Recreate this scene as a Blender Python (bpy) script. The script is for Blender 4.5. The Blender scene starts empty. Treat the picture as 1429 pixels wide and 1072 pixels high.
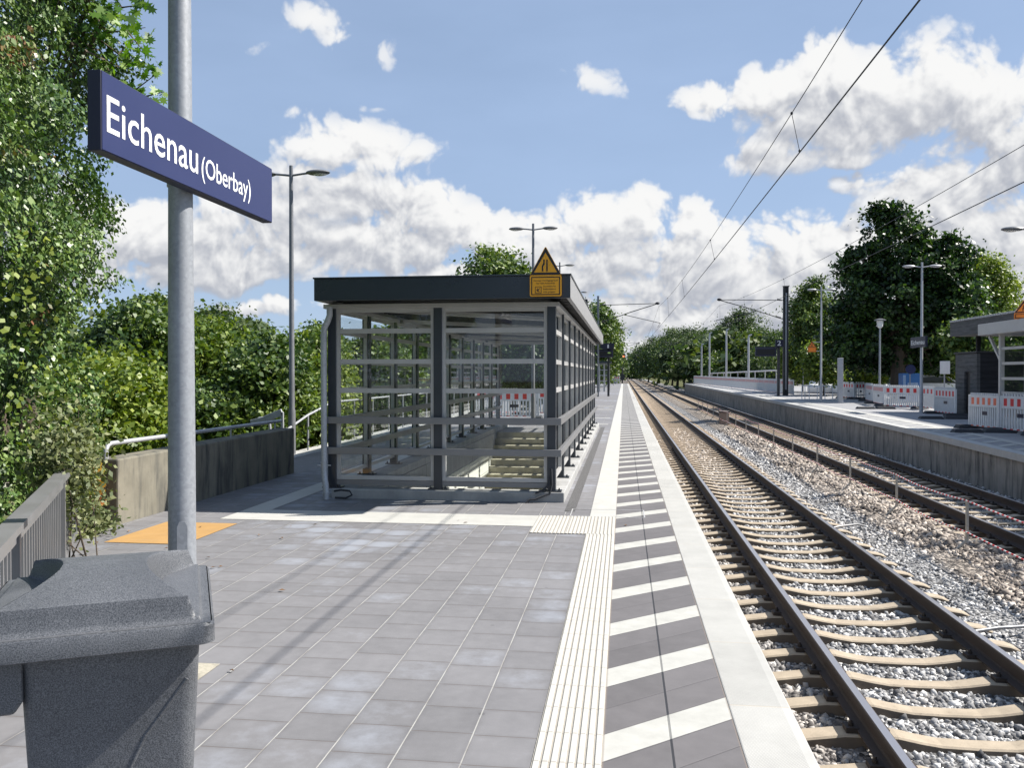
import bpy, bmesh, math, random
import numpy as np
from mathutils import Vector, Matrix

S = bpy.context.scene
COL = S.collection
random.seed(7)
R = math.radians

# ------------------------------------------------------------ camera
FPX, PW, PH = 1180.0, 1429.0, 1072.0
YAW, PITCH = math.atan(156.0 / FPX), math.atan(14.3 / FPX)
CAM = Vector((0, 0, 1.65))
cam_d = bpy.data.cameras.new('camera')
cam = bpy.data.objects.new('camera', cam_d)
COL.objects.link(cam)
cam_d.sensor_fit = 'HORIZONTAL'
cam_d.sensor_width = 36.0
cam_d.lens = FPX / PW * 36.0
cam_d.clip_start, cam_d.clip_end = 0.05, 6000
cam.location = CAM
cam.rotation_euler = (math.pi / 2 - PITCH, 0, YAW)
S.camera = cam
ROT = cam.rotation_euler.to_matrix()

def ray(u, v):
    return ROT @ Vector(((u - PW / 2) / FPX, -(v - PH / 2) / FPX, -1.0))
def at(u, v, Y):                      # point at distance Y along the tracks
    r = ray(u, v); return CAM + r * (Y / r.y)
def gp(u, v, z=0.0):                  # point at height z
    r = ray(u, v); return CAM + r * ((z - CAM.z) / r.z)
def atx(u, v, X):                     # point on the plane x = X
    r = ray(u, v); return CAM + r * (X / r.x)

# ------------------------------------------------------------ light
SUNV = Vector((2.62, 0.80, 2.83)).normalized()
SUN_EL = math.asin(SUNV.z)
SUN_AZ = math.atan2(SUNV.x, SUNV.y)
sd = bpy.data.lights.new('sun', 'SUN')
sd.energy = 5.0
sd.angle = R(0.53)
sd.color = (1.0, 0.95, 0.87)
sun = bpy.data.objects.new('sun', sd)
COL.objects.link(sun)
sun.rotation_euler = (-SUNV).to_track_quat('-Z', 'Y').to_euler()

S.view_settings.view_transform = 'Standard'
S.view_settings.look = 'None'
S.view_settings.exposure = 0.92
S.view_settings.gamma = 1.0
S.cycles.max_bounces = 8
S.cycles.transparent_max_bounces = 24
S.cycles.diffuse_bounces = 3
S.cycles.glossy_bounces = 4

# ------------------------------------------------------------ node helper
class NT:
    def __init__(s, tree): s.t = tree; s.n = tree.nodes; s.l = tree.links
    def put(s, sock, val):
        if val is None: return
        if isinstance(val, bpy.types.NodeSocket): s.l.new(val, sock)
        else:
            if sock.type == 'RGBA' and len(val) == 3: val = (*val, 1)
            sock.default_value = val
    def new(s, kind, ins=None, **props):
        n = s.n.new(kind)
        for k, v in props.items(): setattr(n, k, v)
        for k, v in (ins or {}).items(): s.put(n.inputs[k], v)
        return n
    def m(s, op, a, b=None, c=None, clamp=False):
        n = s.n.new('ShaderNodeMath'); n.operation = op; n.use_clamp = clamp
        for i, x in enumerate((a, b, c)):
            if x is not None: s.put(n.inputs[i], x)
        return n.outputs[0]
    def sep(s, v):
        n = s.new('ShaderNodeSeparateXYZ', {0: v}); return n.outputs
    def comb(s, x, y, z):
        return s.new('ShaderNodeCombineXYZ', {0: x, 1: y, 2: z}).outputs[0]
    def sstep(s, x, a, b, lo=0.0, hi=1.0):
        n = s.new('ShaderNodeMapRange', {0: x, 1: a, 2: b, 3: lo, 4: hi}, interpolation_type='SMOOTHSTEP'); return n.outputs[0]
    def lin(s, x, a, b, lo=0.0, hi=1.0):
        return s.new('ShaderNodeMapRange', {0: x, 1: a, 2: b, 3: lo, 4: hi}).outputs[0]
    def mix(s, f, a, b, mode='MIX'):
        n = s.new('ShaderNodeMix', data_type='RGBA', blend_type=mode)
        s.put(n.inputs[0], f); s.put(n.inputs[6], a); s.put(n.inputs[7], b); return n.outputs[2]
    def noise(s, vec, scale, detail=4, rough=0.55, lac=2.0, dist=0.0):
        return s.new('ShaderNodeTexNoise', {'Vector': vec, 'Scale': scale, 'Detail': detail, 'Roughness': rough, 'Lacunarity': lac, 'Distortion': dist}).outputs[0]
    def mapv(s, vec, scale=(1, 1, 1), rot=(0, 0, 0), loc=(0, 0, 0)):
        return s.new('ShaderNodeMapping', {'Vector': vec, 'Scale': scale, 'Rotation': rot, 'Location': loc}).outputs[0]
    def bump(s, h, strength=0.3, dist=0.01):
        return s.new('ShaderNodeBump', {'Height': h, 'Strength': strength, 'Distance': dist}).outputs[0]

# ------------------------------------------------------------ sky: Nishita plus cumulus in direction space
W = bpy.data.worlds.new('World')
S.world = W
W.use_nodes = True
wt = NT(W.node_tree)
wt.n.clear()

def azel(u, v):
    r = ray(u, v).normalized()
    return math.atan2(r.x, r.y), math.asin(r.z)

CL = [  # cloud heaps: photo position and half size
    (985, 135, 75, 34), (1075, 130, 80, 48), (1165, 108, 80, 62), (1265, 130, 130, 70), (1375, 150, 100, 62), (1180, 160, 140, 52),
    (1475, 190, 110, 65), (1080, 212, 80, 32), (1170, 212, 90, 20),
    (1215, 248, 60, 26), (1340, 275, 125, 60), (1450, 330, 170, 95), (1270, 345, 95, 60), (1330, 390, 140, 80),
    (845, 310, 90, 50), (890, 282, 60, 36), (965, 308, 80, 54), (940, 380, 150, 78), (1010, 375, 90, 80), (1105, 305, 42, 40), (1120, 365, 110, 70), (1190, 350, 90, 60),
    (655, 318, 115, 46), (570, 285, 105, 54), (455, 268, 100, 48), (350, 315, 120, 72), (235, 335, 110, 66), (160, 330, 130, 70), (520, 350, 170, 46), (740, 325, 90, 40), (780, 375, 150, 60),
    (490, 205, 100, 42), (560, 222, 60, 32), (425, 168, 40, 20),
    (430, 28, 46, 27), (460, 48, 38, 27), (550, 76, 26, 22), (836, 108, 44, 20), (872, 114, 26, 16), (530, 151, 34, 9), (358, 68, 20, 14),
    (930, 445, 200, 56), (1060, 420, 110, 60), (760, 430, 110, 40), (640, 400, 140, 34), (1250, 440, 190, 80),
    (1000, 480, 200, 40), (1180, 480, 150, 50),
    (400, 425, 140, 17), (290, 372, 150, 36), (-60, 300, 160, 100), (60, 330, 140, 80),
]
g = bpy.data.node_groups.new('cloud_density', 'ShaderNodeTree')
g.interface.new_socket('Dir', in_out='INPUT', socket_type='NodeSocketVector')
g.interface.new_socket('Density', in_out='OUTPUT', socket_type='NodeSocketFloat')
g.interface.new_socket('Mass', in_out='OUTPUT', socket_type='NodeSocketFloat')
gt = NT(g)
gi = gt.n.new('NodeGroupInput'); go = gt.n.new('NodeGroupOutput')
d = gi.outputs[0]
dx, dy, dz = gt.sep(d)
P0 = gt.comb(gt.m('ARCTAN2', dx, dy), gt.m('ARCSINE', dz), 0.0)
# warp the look-up so that the heaps have ragged outlines
w1 = gt.new('ShaderNodeTexNoise', {'Vector': P0, 'Scale': 9.0, 'Detail': 2.0, 'Roughness': 0.5}, noise_dimensions='2D').outputs[1]
P1 = gt.new('ShaderNodeVectorMath', {0: w1, 1: (0.075, 0.045, 0.0), 2: P0}, operation='MULTIPLY_ADD').outputs[0]
acc = None
for (u, v, ru, rv) in CL:
    a0, e0 = azel(u, v)
    sx, sy = FPX / ru, FPX / rv
    big = (ru * rv) ** .5; weak = max(0.0, 1.24 - big / 66.0); ru, rv = (ru * 1.25, rv * 1.25) if big < 40 else (ru, rv)
    sx, sy = FPX / ru, FPX / rv
    q = gt.new('ShaderNodeVectorMath', {0: P1, 1: (sx, sy, 0), 2: (-(a0 + .0375) * sx, -(e0 + .0225) * sy, weak)}, operation='MULTIPLY_ADD').outputs[0]
    q = gt.new('ShaderNodeVectorMath', {0: q}, operation='LENGTH').outputs[1]
    acc = q if acc is None else gt.m('SMOOTH_MIN', acc, q, 0.12)
acc = gt.m('MINIMUM', acc, 1.6)
mass = gt.m('SUBTRACT', 1.0, gt.m('MULTIPLY', acc, acc))
n1 = gt.new('ShaderNodeTexNoise', {'Vector': P0, 'Scale': 15.0, 'Detail': 9.0, 'Roughness': 0.61}, noise_dimensions='2D').outputs[0]
n2 = gt.new('ShaderNodeTexVoronoi', {'Vector': P1, 'Scale': 27.0, 'Detail': 2.0, 'Roughness': 0.55, 'Lacunarity': 2.3, 'Smoothness': 0.35}, feature='SMOOTH_F1', voronoi_dimensions='2D', normalize=True).outputs[0]
dens = gt.m('MULTIPLY_ADD', mass, 0.95, gt.m('MULTIPLY', gt.m('SUBTRACT', n1, 0.475), 1.7))
dens = gt.m('MULTIPLY_ADD', gt.m('SUBTRACT', 0.26, n2), 2.0, dens)
gt.l.new(dens, go.inputs[0]); gt.l.new(mass, go.inputs[1])

geo = wt.new('ShaderNodeTexCoord').outputs['Generated']
def dens_at(off):
    v = geo
    if off is not None: v = wt.new('ShaderNodeVectorMath', {0: geo, 1: off}, operation='ADD').outputs[0]
    n = wt.n.new('ShaderNodeGroup'); n.node_tree = g
    wt.l.new(v, n.inputs[0]); return n.outputs[0], n.outputs[1]
d0, m0 = dens_at(None)
d1, m1 = dens_at((0.006, 0.0, 0.012))
_, m2 = dens_at((0.012, 0.0, 0.050))
alpha = wt.m('MULTIPLY', wt.sstep(d0, 0.0, 0.50), wt.sstep(m0, -0.9, 0.70))
lit = wt.m('MULTIPLY_ADD', wt.m('SUBTRACT', d0, d1), 0.66, 0.93)
lit = wt.m('SUBTRACT', lit, wt.m('MULTIPLY', wt.sstep(m2, -0.6, 1.0), 0.50))
lit = wt.m('SUBTRACT', lit, wt.m('MULTIPLY', wt.sstep(d0, 0.9, 1.7), 0.12))
lit = wt.sstep(lit, 0.0, 1.05)
ccol = wt.mix(lit, (4.7, 4.95, 5.6), (9.6, 9.6, 9.55))
sky = wt.new('ShaderNodeTexSky', sky_type='NISHITA', sun_disc=False, sun_elevation=SUN_EL, sun_rotation=SUN_AZ, altitude=520.0, air_density=1.0, dust_density=0.6, ozone_density=1.2)
_, _, gz = wt.sep(geo)
# thin high veil that pales the blue towards the horizon
veil = wt.new('ShaderNodeTexNoise', {'Vector': wt.mapv(geo, (3.0, 3.0, 9.0)), 'Scale': 1.6, 'Detail': 4.0, 'Roughness': 0.5}).outputs[0]
vf = wt.m('ADD', wt.m('MULTIPLY', wt.m('SUBTRACT', veil, 0.42), 0.30), wt.sstep(gz, 0.0, 0.45, 0.66, 0.56), clamp=True)
scol = wt.mix(vf, sky.outputs[0], (4.7, 6.25, 9.1))
fin = wt.mix(wt.m('MULTIPLY', alpha, wt.sstep(gz, -0.02, 0.01)), scol, ccol)
bg = wt.new('ShaderNodeBackground', {'Color': fin, 'Strength': 0.052})
wt.l.new(bg.outputs[0], wt.n.new('ShaderNodeOutputWorld').inputs[0])
W.cycles.sampling_method = 'MANUAL'
W.cycles.sample_map_resolution = 512

# ------------------------------------------------------------ mesh helper
WLOC = {}
def wloc(o):
    l = Vector((0, 0, 0))
    while o is not None: l += o.location; o = o.parent
    return l

class MB:
    def __init__(s): s.v = []; s.f = []
    def add(s, vs, fs):
        n = len(s.v)
        s.v += [tuple(p) for p in vs]
        s.f += [[i + n for i in f] for f in fs]
        return s
    def box(s, x0, x1, y0, y1, z0, z1):
        vs = [(x, y, z) for z in (z0, z1) for y in (y0, y1) for x in (x0, x1)]
        return s.add(vs, [(0, 2, 3, 1), (4, 5, 7, 6), (0, 1, 5, 4), (2, 6, 7, 3), (0, 4, 6, 2), (1, 3, 7, 5)])
    def quad(s, a, b, c, d): return s.add([a, b, c, d], [(0, 1, 2, 3)])
    def bar(s, p, q, w, h, up=(0, 0, 1)):
        p, q = Vector(p), Vector(q); t = (q - p).normalized(); up = Vector(up)
        sx = t.cross(up)
        if sx.length < 1e-4: sx = t.cross(Vector((0, 1, 0)))
        sx.normalize(); uy = sx.cross(t)
        vs = []
        for c in (p, q):
            for a, b in ((-1, -1), (1, -1), (1, 1), (-1, 1)): vs.append(c + sx * (a * w / 2) + uy * (b * h / 2))
        return s.add(vs, [(0, 1, 2, 3), (7, 6, 5, 4), (0, 4, 5, 1), (1, 5, 6, 2), (2, 6, 7, 3), (3, 7, 4, 0)])
    def tube(s, pts, r, n=10, caps=True):
        pts = [Vector(p) for p in pts]
        rs = r if isinstance(r, (list, tuple)) else [r] * len(pts)
        vs, fs = [], []
        prev = None
        for i, p in enumerate(pts):
            t = (pts[min(i + 1, len(pts) - 1)] - pts[max(i - 1, 0)]).normalized()
            if prev is None:
                a = t.cross(Vector((0, 0, 1)))
                if a.length < 1e-3: a = t.cross(Vector((0, 1, 0)))
            else:
                a = prev - t * prev.dot(t)
            a.normalize(); prev = a; b = t.cross(a)
            for k in range(n):
                w = 2 * math.pi * k / n
                vs.append(p + (a * math.cos(w) + b * math.sin(w)) * rs[i])
        for i in range(len(pts) - 1):
            for k in range(n):
                fs.append((i * n + k, i * n + (k + 1) % n, (i + 1) * n + (k + 1) % n, (i + 1) * n + k))
        if caps:
            fs.append(tuple(reversed(range(n)))); fs.append(tuple(range((len(pts) - 1) * n, len(pts) * n)))
        return s.add(vs, fs)
    def prism(s, poly, o, ax, ay, th):      # 2-D outline at o in axes ax, ay, thickness th along ax x ay
        o, ax, ay = Vector(o), Vector(ax), Vector(ay); nz = ax.cross(ay).normalized()
        n = len(poly)
        vs = [o + ax * a + ay * b for a, b in poly] + [o + ax * a + ay * b + nz * th for a, b in poly]
        fs = [tuple(reversed(range(n))), tuple(range(n, 2 * n))] + [(i, (i + 1) % n, n + (i + 1) % n, n + i) for i in range(n)]
        return s.add(vs, fs)
    def frame(s, outer, inner, o, ax, ay, th):   # ring between two outlines with the same count
        o, ax, ay = Vector(o), Vector(ax), Vector(ay); nz = ax.cross(ay).normalized(); n = len(outer)
        vs = []
        for k in (0, 1):
            for pl in (outer, inner): vs += [o + ax * a + ay * b + nz * (th * k) for a, b in pl]
        fs = []
        for i in range(n):
            j = (i + 1) % n
            fs += [(i, n + i, n + j, j), (2 * n + i, 2 * n + j, 3 * n + j, 3 * n + i), (i, j, 2 * n + j, 2 * n + i), (n + i, 3 * n + i, 3 * n + j, n + j)]
        return s.add(vs, fs)
    def lathe(s, prof, o=(0, 0, 0), n=16):
        o = Vector(o); vs, fs = [], []
        for r, z in prof:
            for k in range(n):
                w = 2 * math.pi * k / n; vs.append(o + Vector((r * math.cos(w), r * math.sin(w), z)))
        for i in range(len(prof) - 1):
            for k in range(n): fs.append((i * n + k, i * n + (k + 1) % n, (i + 1) * n + (k + 1) % n, (i + 1) * n + k))
        fs.append(tuple(reversed(range(n)))); fs.append(tuple(range((len(prof) - 1) * n, len(prof) * n)))
        return s.add(vs, fs)
    def ell(s, c, r, n=14, m=8):
        c = Vector(c); vs, fs = [], []
        for i in range(m + 1):
            th = math.pi * i / m
            for k in range(n):
                ph = 2 * math.pi * k / n
                vs.append(c + Vector((r[0] * math.sin(th) * math.cos(ph), r[1] * math.sin(th) * math.sin(ph), r[2] * math.cos(th))))
        for i in range(m):
            for k in range(n): fs.append((i * n + k, (i + 1) * n + k, (i + 1) * n + (k + 1) % n, i * n + (k + 1) % n))
        return s.add(vs, fs)
    def build(s, name, mat, parent=None, local=False, smooth=False, bevel=0.0, segs=2):
        me = bpy.data.meshes.new(name)
        vs = s.v
        if parent is not None and not local:
            o = wloc(parent); vs = [(p[0] - o.x, p[1] - o.y, p[2] - o.z) for p in vs]
        me.from_pydata(vs, [], s.f); me.update()
        me.materials.append(mat)
        ob = bpy.data.objects.new(name, me); COL.objects.link(ob)
        if parent is not None: ob.parent = parent
        if smooth:
            me.polygons.foreach_set('use_smooth', [True] * len(me.polygons))
            try: me.set_sharp_from_angle(angle=R(40))
            except Exception: pass
        if bevel:
            b = ob.modifiers.new('bevel', 'BEVEL'); b.width = bevel; b.segments = segs; b.limit_method = 'ANGLE'; b.angle_limit = R(40)
        return ob

def tag(o, label, cat, group=None):
    o['label'] = label; o['category'] = cat
    if group: o['group'] = group
    return o
def thing(name, loc, label, cat, group=None, rz=0.0):
    o = bpy.data.objects.new(name, None); COL.objects.link(o)
    o.empty_display_size = 0.2
    o.location = loc; o.rotation_euler = (0, 0, rz)
    return tag(o, label, cat, group)
def struct(o): o['kind'] = 'structure'; return o
def stuff(o): o['kind'] = 'stuff'; return o
def kids(o): return [c for c in list(bpy.data.objects) if c.parent == o]
def dup(root, loc, rz=None, label=None):
    r = root.copy(); COL.objects.link(r); r.location = loc
    if rz is not None: r.rotation_euler = (0, 0, rz)
    if label: r['label'] = label
    for ch in kids(root):
        c = ch.copy(); COL.objects.link(c); c.parent = r
        for gch in kids(ch):
            d = gch.copy(); COL.objects.link(d); d.parent = c
    return r

def npmesh(name, V, k, mat, parent=None, smooth=False, sub=None):
    """V: (n*k,3) array, consecutive k verts form one polygon."""
    n = len(V) // k
    me = bpy.data.meshes.new(name)
    if parent is not None:
        o = wloc(parent); V = V - np.array([o.x, o.y, o.z])
    me.vertices.add(n * k); me.vertices.foreach_set('co', V.astype(np.float32).ravel())
    me.loops.add(n * k); me.loops.foreach_set('vertex_index', np.arange(n * k, dtype=np.int32))
    me.polygons.add(n); me.polygons.foreach_set('loop_start', np.arange(0, n * k, k, dtype=np.int32))
    me.update(calc_edges=True); me.materials.append(mat)
    ob = bpy.data.objects.new(name, me); COL.objects.link(ob)
    if parent is not None: ob.parent = parent
    return ob

def text(name, body, mat, size, parent, origin, ax, ay, width=None, align='LEFT', lift=0.0015, spacing=1.0):
    """Flat lettering, written from origin along ax with letters rising along ay."""
    cu = bpy.data.curves.new('txt', 'FONT'); cu.body = body; cu.size = size; cu.align_x = align; cu.space_character = spacing
    cu.resolution_u = 3; cu.offset = size * 0.004
    tmp = bpy.data.objects.new('txt', cu); COL.objects.link(tmp)
    dg = bpy.context.evaluated_depsgraph_get(); dg.update()
    me = bpy.data.meshes.new_from_object(tmp.evaluated_get(dg))
    bpy.data.objects.remove(tmp); bpy.data.curves.remove(cu)
    xs = [v.co.x for v in me.vertices]
    sx = 1.0
    if width: sx = width / (max(xs) - min(xs))
    x0 = min(xs) if align == 'LEFT' else 0.0
    ax, ay = Vector(ax).normalized(), Vector(ay).normalized(); nz = ax.cross(ay)
    o = Vector(origin) - wloc(parent)
    for v in me.vertices:
        p = o + ax * ((v.co.x - x0) * sx) + ay * v.co.y + nz * lift
        v.co = p
    me.materials.clear(); me.materials.append(mat)
    ob = bpy.data.objects.new(name, me); COL.objects.link(ob); ob.parent = parent
    return ob
# ------------------------------------------------------------ materials
def newmat(name):
    m = bpy.data.materials.new(name); m.use_nodes = True
    t = NT(m.node_tree); t.n.clear()
    t.out = t.new('ShaderNodeOutputMaterial')
    return m, t
def pr(t, color, rough=0.6, metal=0.0, normal=None, spec=0.5, **kw):
    ins = {'Base Color': color, 'Roughness': rough, 'Metallic': metal, 'Specular IOR Level': spec}
    if normal is not None: ins['Normal'] = normal
    ins.update(kw)
    b = t.new('ShaderNodeBsdfPrincipled', ins)
    t.l.new(b.outputs[0], t.out.inputs[0]); return b
def wpos(t): return t.new('ShaderNodeNewGeometry').outputs['Position']
def opos(t): return t.new('ShaderNodeTexCoord').outputs['Object']

def simple(name, col, rough=0.55, metal=0.0, var=0.12, scale=6.0, bump=0.0, spec=0.5):
    m, t = newmat(name)
    n = t.noise(opos(t), scale, 5, 0.6)
    k = t.lin(n, 0.25, 0.75, 1 - var, 1 + var)
    c = t.mix(1.0, col, t.comb(k, k, k), 'MULTIPLY')
    rr = t.lin(n, 0.3, 0.7, rough - 0.06, rough + 0.06)
    nb = t.bump(t.noise(opos(t), scale * 12, 3), bump, 0.004) if bump else None
    pr(t, c, rr, metal, nb, spec)
    return m

# grey pavers: 30 cm slabs laid in columns along the platform, sand in the long joints
def paver_mat(name, base, white_joint=True, wet=True):
    m, t = newmat(name)
    p = wpos(t); x, y, z = t.sep(p)
    X = t.m('MULTIPLY', t.m('ADD', x, 0.385), 1 / 0.295)
    col = t.m('FLOOR', X); fx = t.m('FRACT', X)
    off = t.m('FRACT', t.m('MULTIPLY', t.m('SINE', t.m('MULTIPLY', col, 12.9898)), 437.585))
    Y = t.m('ADD', t.m('MULTIPLY', y, 1 / 0.2955), off)
    row = t.m('FLOOR', Y); fy = t.m('FRACT', Y)
    cell = t.comb(col, row, 0.0)
    wn = t.new('ShaderNodeTexWhiteNoise', {'Vector': cell}, noise_dimensions='3D')
    rnd = wn.outputs[0]
    ex = t.m('MINIMUM', fx, t.m('SUBTRACT', 1.0, fx))
    ey = t.m('MINIMUM', fy, t.m('SUBTRACT', 1.0, fy))
    jw = t.noise(p, 5.0, 2)
    jx = t.sstep(ex, 0.005, 0.017, 1.0, 0.0)
    jy = t.sstep(ey, 0.005, 0.016, 1.0, 0.0)
    cx = t.m('SUBTRACT', fx, 0.5); cy = t.m('SUBTRACT', fy, 0.5)
    fine = t.noise(p, 260, 3, 0.7); mid = t.noise(p, 9.0, 5, 0.62); big = t.noise(p, 0.55, 4, 0.6)
    k = t.m('ADD', t.lin(rnd, 0, 1, 0.93, 1.06), t.m('MULTIPLY', t.m('SUBTRACT', fine, 0.5), 0.42))
    k = t.m('ADD', k, t.m('MULTIPLY', t.m('SUBTRACT', mid, 0.5), 0.40))
    k = t.m('ADD', k, t.m('MULTIPLY', t.m('SUBTRACT', big, 0.5), 0.60))
    gum = t.new('ShaderNodeTexVoronoi', {'Vector': p, 'Scale': 2.3}, feature='F1').outputs['Distance']
    k = t.m('SUBTRACT', k, t.sstep(gum, 0.030, 0.045, 0.22, 0.0))
    edge = t.m('MAXIMUM', t.sstep(ex, 0.0, 0.12, 0.10, 0.0), t.sstep(ey, 0.0, 0.12, 0.10, 0.0))
    k = t.m('SUBTRACT', k, edge)
    c = t.mix(1.0, base, t.comb(k, k, k), 'MULTIPLY')
    # lime bloom: pale bluish haze inside some slabs
    if wet:
        r2 = t.m('FRACT', t.m('MULTIPLY', rnd, 17.3))
        zone = t.noise(t.mapv(p, (0.42, 0.30, 1)), 1.0, 3, 0.5)
        bl = t.m('ADD', t.m('MULTIPLY', t.m('SUBTRACT', zone, 0.50), 6.0), t.m('MULTIPLY', t.m('SUBTRACT', r2, 0.55), 1.2))
        rad = t.m('SUBTRACT', 1.0, t.m('MULTIPLY', t.m('ADD', t.m('MULTIPLY', cx, cx), t.m('MULTIPLY', cy, cy)), 2.6))
        bl = t.m('MULTIPLY', t.m('ADD', bl, t.m('MULTIPLY', t.m('SUBTRACT', mid, 0.5), 1.6)), rad, clamp=True)
        c = t.mix(t.m('MULTIPLY', bl, 0.50), c, (0.33, 0.36, 0.42))
    jcol = t.mix(t.sstep(jw, 0.3, 0.6), (0.23, 0.21, 0.19), (0.44, 0.43, 0.40)) if white_joint else (0.10, 0.09, 0.085)
    c = t.mix(t.m('MULTIPLY', jy, 0.72), c, (0.11, 0.09, 0.08))
    c = t.mix(t.m('MULTIPLY', jx, 0.70), c, jcol)
    h = t.m('SUBTRACT', t.m('MULTIPLY', fine, 0.15), t.m('MAXIMUM', jx, jy))
    h = t.m('ADD', h, t.m('MULTIPLY', rnd, 0.25))
    pr(t, c, 0.72, 0.0, t.bump(h, 0.5, 0.003), 0.4)
    return m

def ribs_mat(name, along_y=True):
    m, t = newmat(name)
    p = wpos(t); x, y, z = t.sep(p)
    a = y if along_y else x
    f = t.m('FRACT', t.m('MULTIPLY', a, 1 / 0.2955))
    e = t.m('MINIMUM', f, t.m('SUBTRACT', 1.0, f))
    j = t.sstep(e, 0.006, 0.02, 1.0, 0.0)
    n = t.noise(p, 14, 6, 0.65); fine = t.noise(p, 300, 2)
    dirt = t.sstep(n, 0.50, 0.72)
    low = t.sstep(z, 0.0045, 0.0075, 1.0, 0.0)
    c = t.mix(t.m('MULTIPLY', dirt, 0.28), (0.455, 0.445, 0.415), (0.29, 0.265, 0.225))
    c = t.mix(t.m('MULTIPLY', low, 0.60), c, (0.25, 0.215, 0.17))
    c = t.mix(t.m('MULTIPLY', j, 0.65), c, (0.20, 0.175, 0.15))
    pr(t, c, 0.7, 0, t.bump(fine, 0.15, 0.002), 0.35)
    return m

def cream_mat(name, L=0.6, base=(0.43, 0.425, 0.40)):
    m, t = newmat(name)
    p = wpos(t); x, y, z = t.sep(p)
    f = t.m('FRACT', t.m('MULTIPLY', y, 1 / L)); e = t.m('MINIMUM', f, t.m('SUBTRACT', 1.0, f))
    j = t.sstep(e, 0.003, 0.012, 1.0, 0.0)
    n = t.noise(p, 5, 6, 0.65); fine = t.noise(p, 240, 3, 0.7)
    k = t.m('ADD', t.lin(n, 0.3, 0.7, 0.90, 1.06), t.m('MULTIPLY', t.m('SUBTRACT', fine, 0.5), 0.2))
    c = t.mix(1.0, base, t.comb(k, k, k), 'MULTIPLY')
    c = t.mix(t.m('MULTIPLY', j, 0.5), c, (0.36, 0.33, 0.29))
    pr(t, c, 0.7, 0, t.bump(t.m('SUBTRACT', fine, j), 0.2, 0.002), 0.35)
    return m

def hatch_mat():
    m, t = newmat('hatched_edge_paving')
    p = wpos(t); x, y, z = t.sep(p)
    T = t.m('SUBTRACT', y, t.m('MULTIPLY', t.m('ADD', x, 0.089), 0.88))
    u = t.m('MULTIPLY', t.m('SUBTRACT', T, 3.575), 1 / 0.865)
    f = t.m('FRACT', u)
    white = t.m('MULTIPLY', t.sstep(f, 0.004, 0.010), t.sstep(f, 0.318, 0.324, 1.0, 0.0))
    jd = t.m('MINIMUM', t.m('ABSOLUTE', t.m('SUBTRACT', f, 0.665)), t.m('MINIMUM', t.m('ABSOLUTE', t.m('SUBTRACT', f, 0.324)), t.m('MINIMUM', f, t.m('SUBTRACT', 1.0, f))))
    j1 = t.sstep(jd, 0.002, 0.008, 1.0, 0.0)
    xm = t.m('ABSOLUTE', t.m('SUBTRACT', x, 0.2125))
    j2 = t.sstep(xm, 0.003, 0.008, 1.0, 0.0)
    xe = t.m('MINIMUM', t.m('ABSOLUTE', t.m('ADD', x, 0.089)), t.m('ABSOLUTE', t.m('SUBTRACT', x, 0.516)))
    j3 = t.sstep(xe, 0.003, 0.009, 1.0, 0.0)
    fine = t.noise(p, 260, 3, 0.7); mid = t.noise(p, 6, 5, 0.65)
    half = t.m('GREATER_THAN', x, 0.2125)
    wn = t.new('ShaderNodeTexWhiteNoise', {'Vector': t.comb(t.m('FLOOR', t.m('MULTIPLY', u, 3.0)), half, 0.0)}, noise_dimensions='3D').outputs[0]
    k = t.m('ADD', t.lin(wn, 0, 1, 0.88, 1.10), t.m('ADD', t.m('MULTIPLY', t.m('SUBTRACT', fine, 0.5), 0.3), t.m('MULTIPLY', t.m('SUBTRACT', mid, 0.5), 0.5)))
    dk = t.mix(1.0, (0.120, 0.113, 0.116), t.comb(k, k, k), 'MULTIPLY')
    kw = t.m('ADD', 0.93, t.m('ADD', t.m('MULTIPLY', t.m('SUBTRACT', fine, 0.5), 0.22), t.m('MULTIPLY', t.m('SUBTRACT', mid, 0.5), 0.55)))
    wh = t.mix(1.0, (0.43, 0.425, 0.395), t.comb(kw, kw, kw), 'MULTIPLY')
    c = t.mix(white, dk, wh)
    c = t.mix(t.m('MULTIPLY', j1, 0.6), c, (0.06, 0.055, 0.06))
    c = t.mix(t.m('MULTIPLY', j3, 0.55), c, (0.20, 0.16, 0.13))
    c = t.mix(t.m('MULTIPLY', j2, t.m('SUBTRACT', 0.92, t.m('MULTIPLY', white, 0.35))), c, (0.015, 0.017, 0.022))
    pr(t, c, 0.68, 0, t.bump(t.m('SUBTRACT', t.m('MULTIPLY', fine, 0.2), t.m('MAXIMUM', j1, j2)), 0.5, 0.003), 0.4)
    return m

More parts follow.
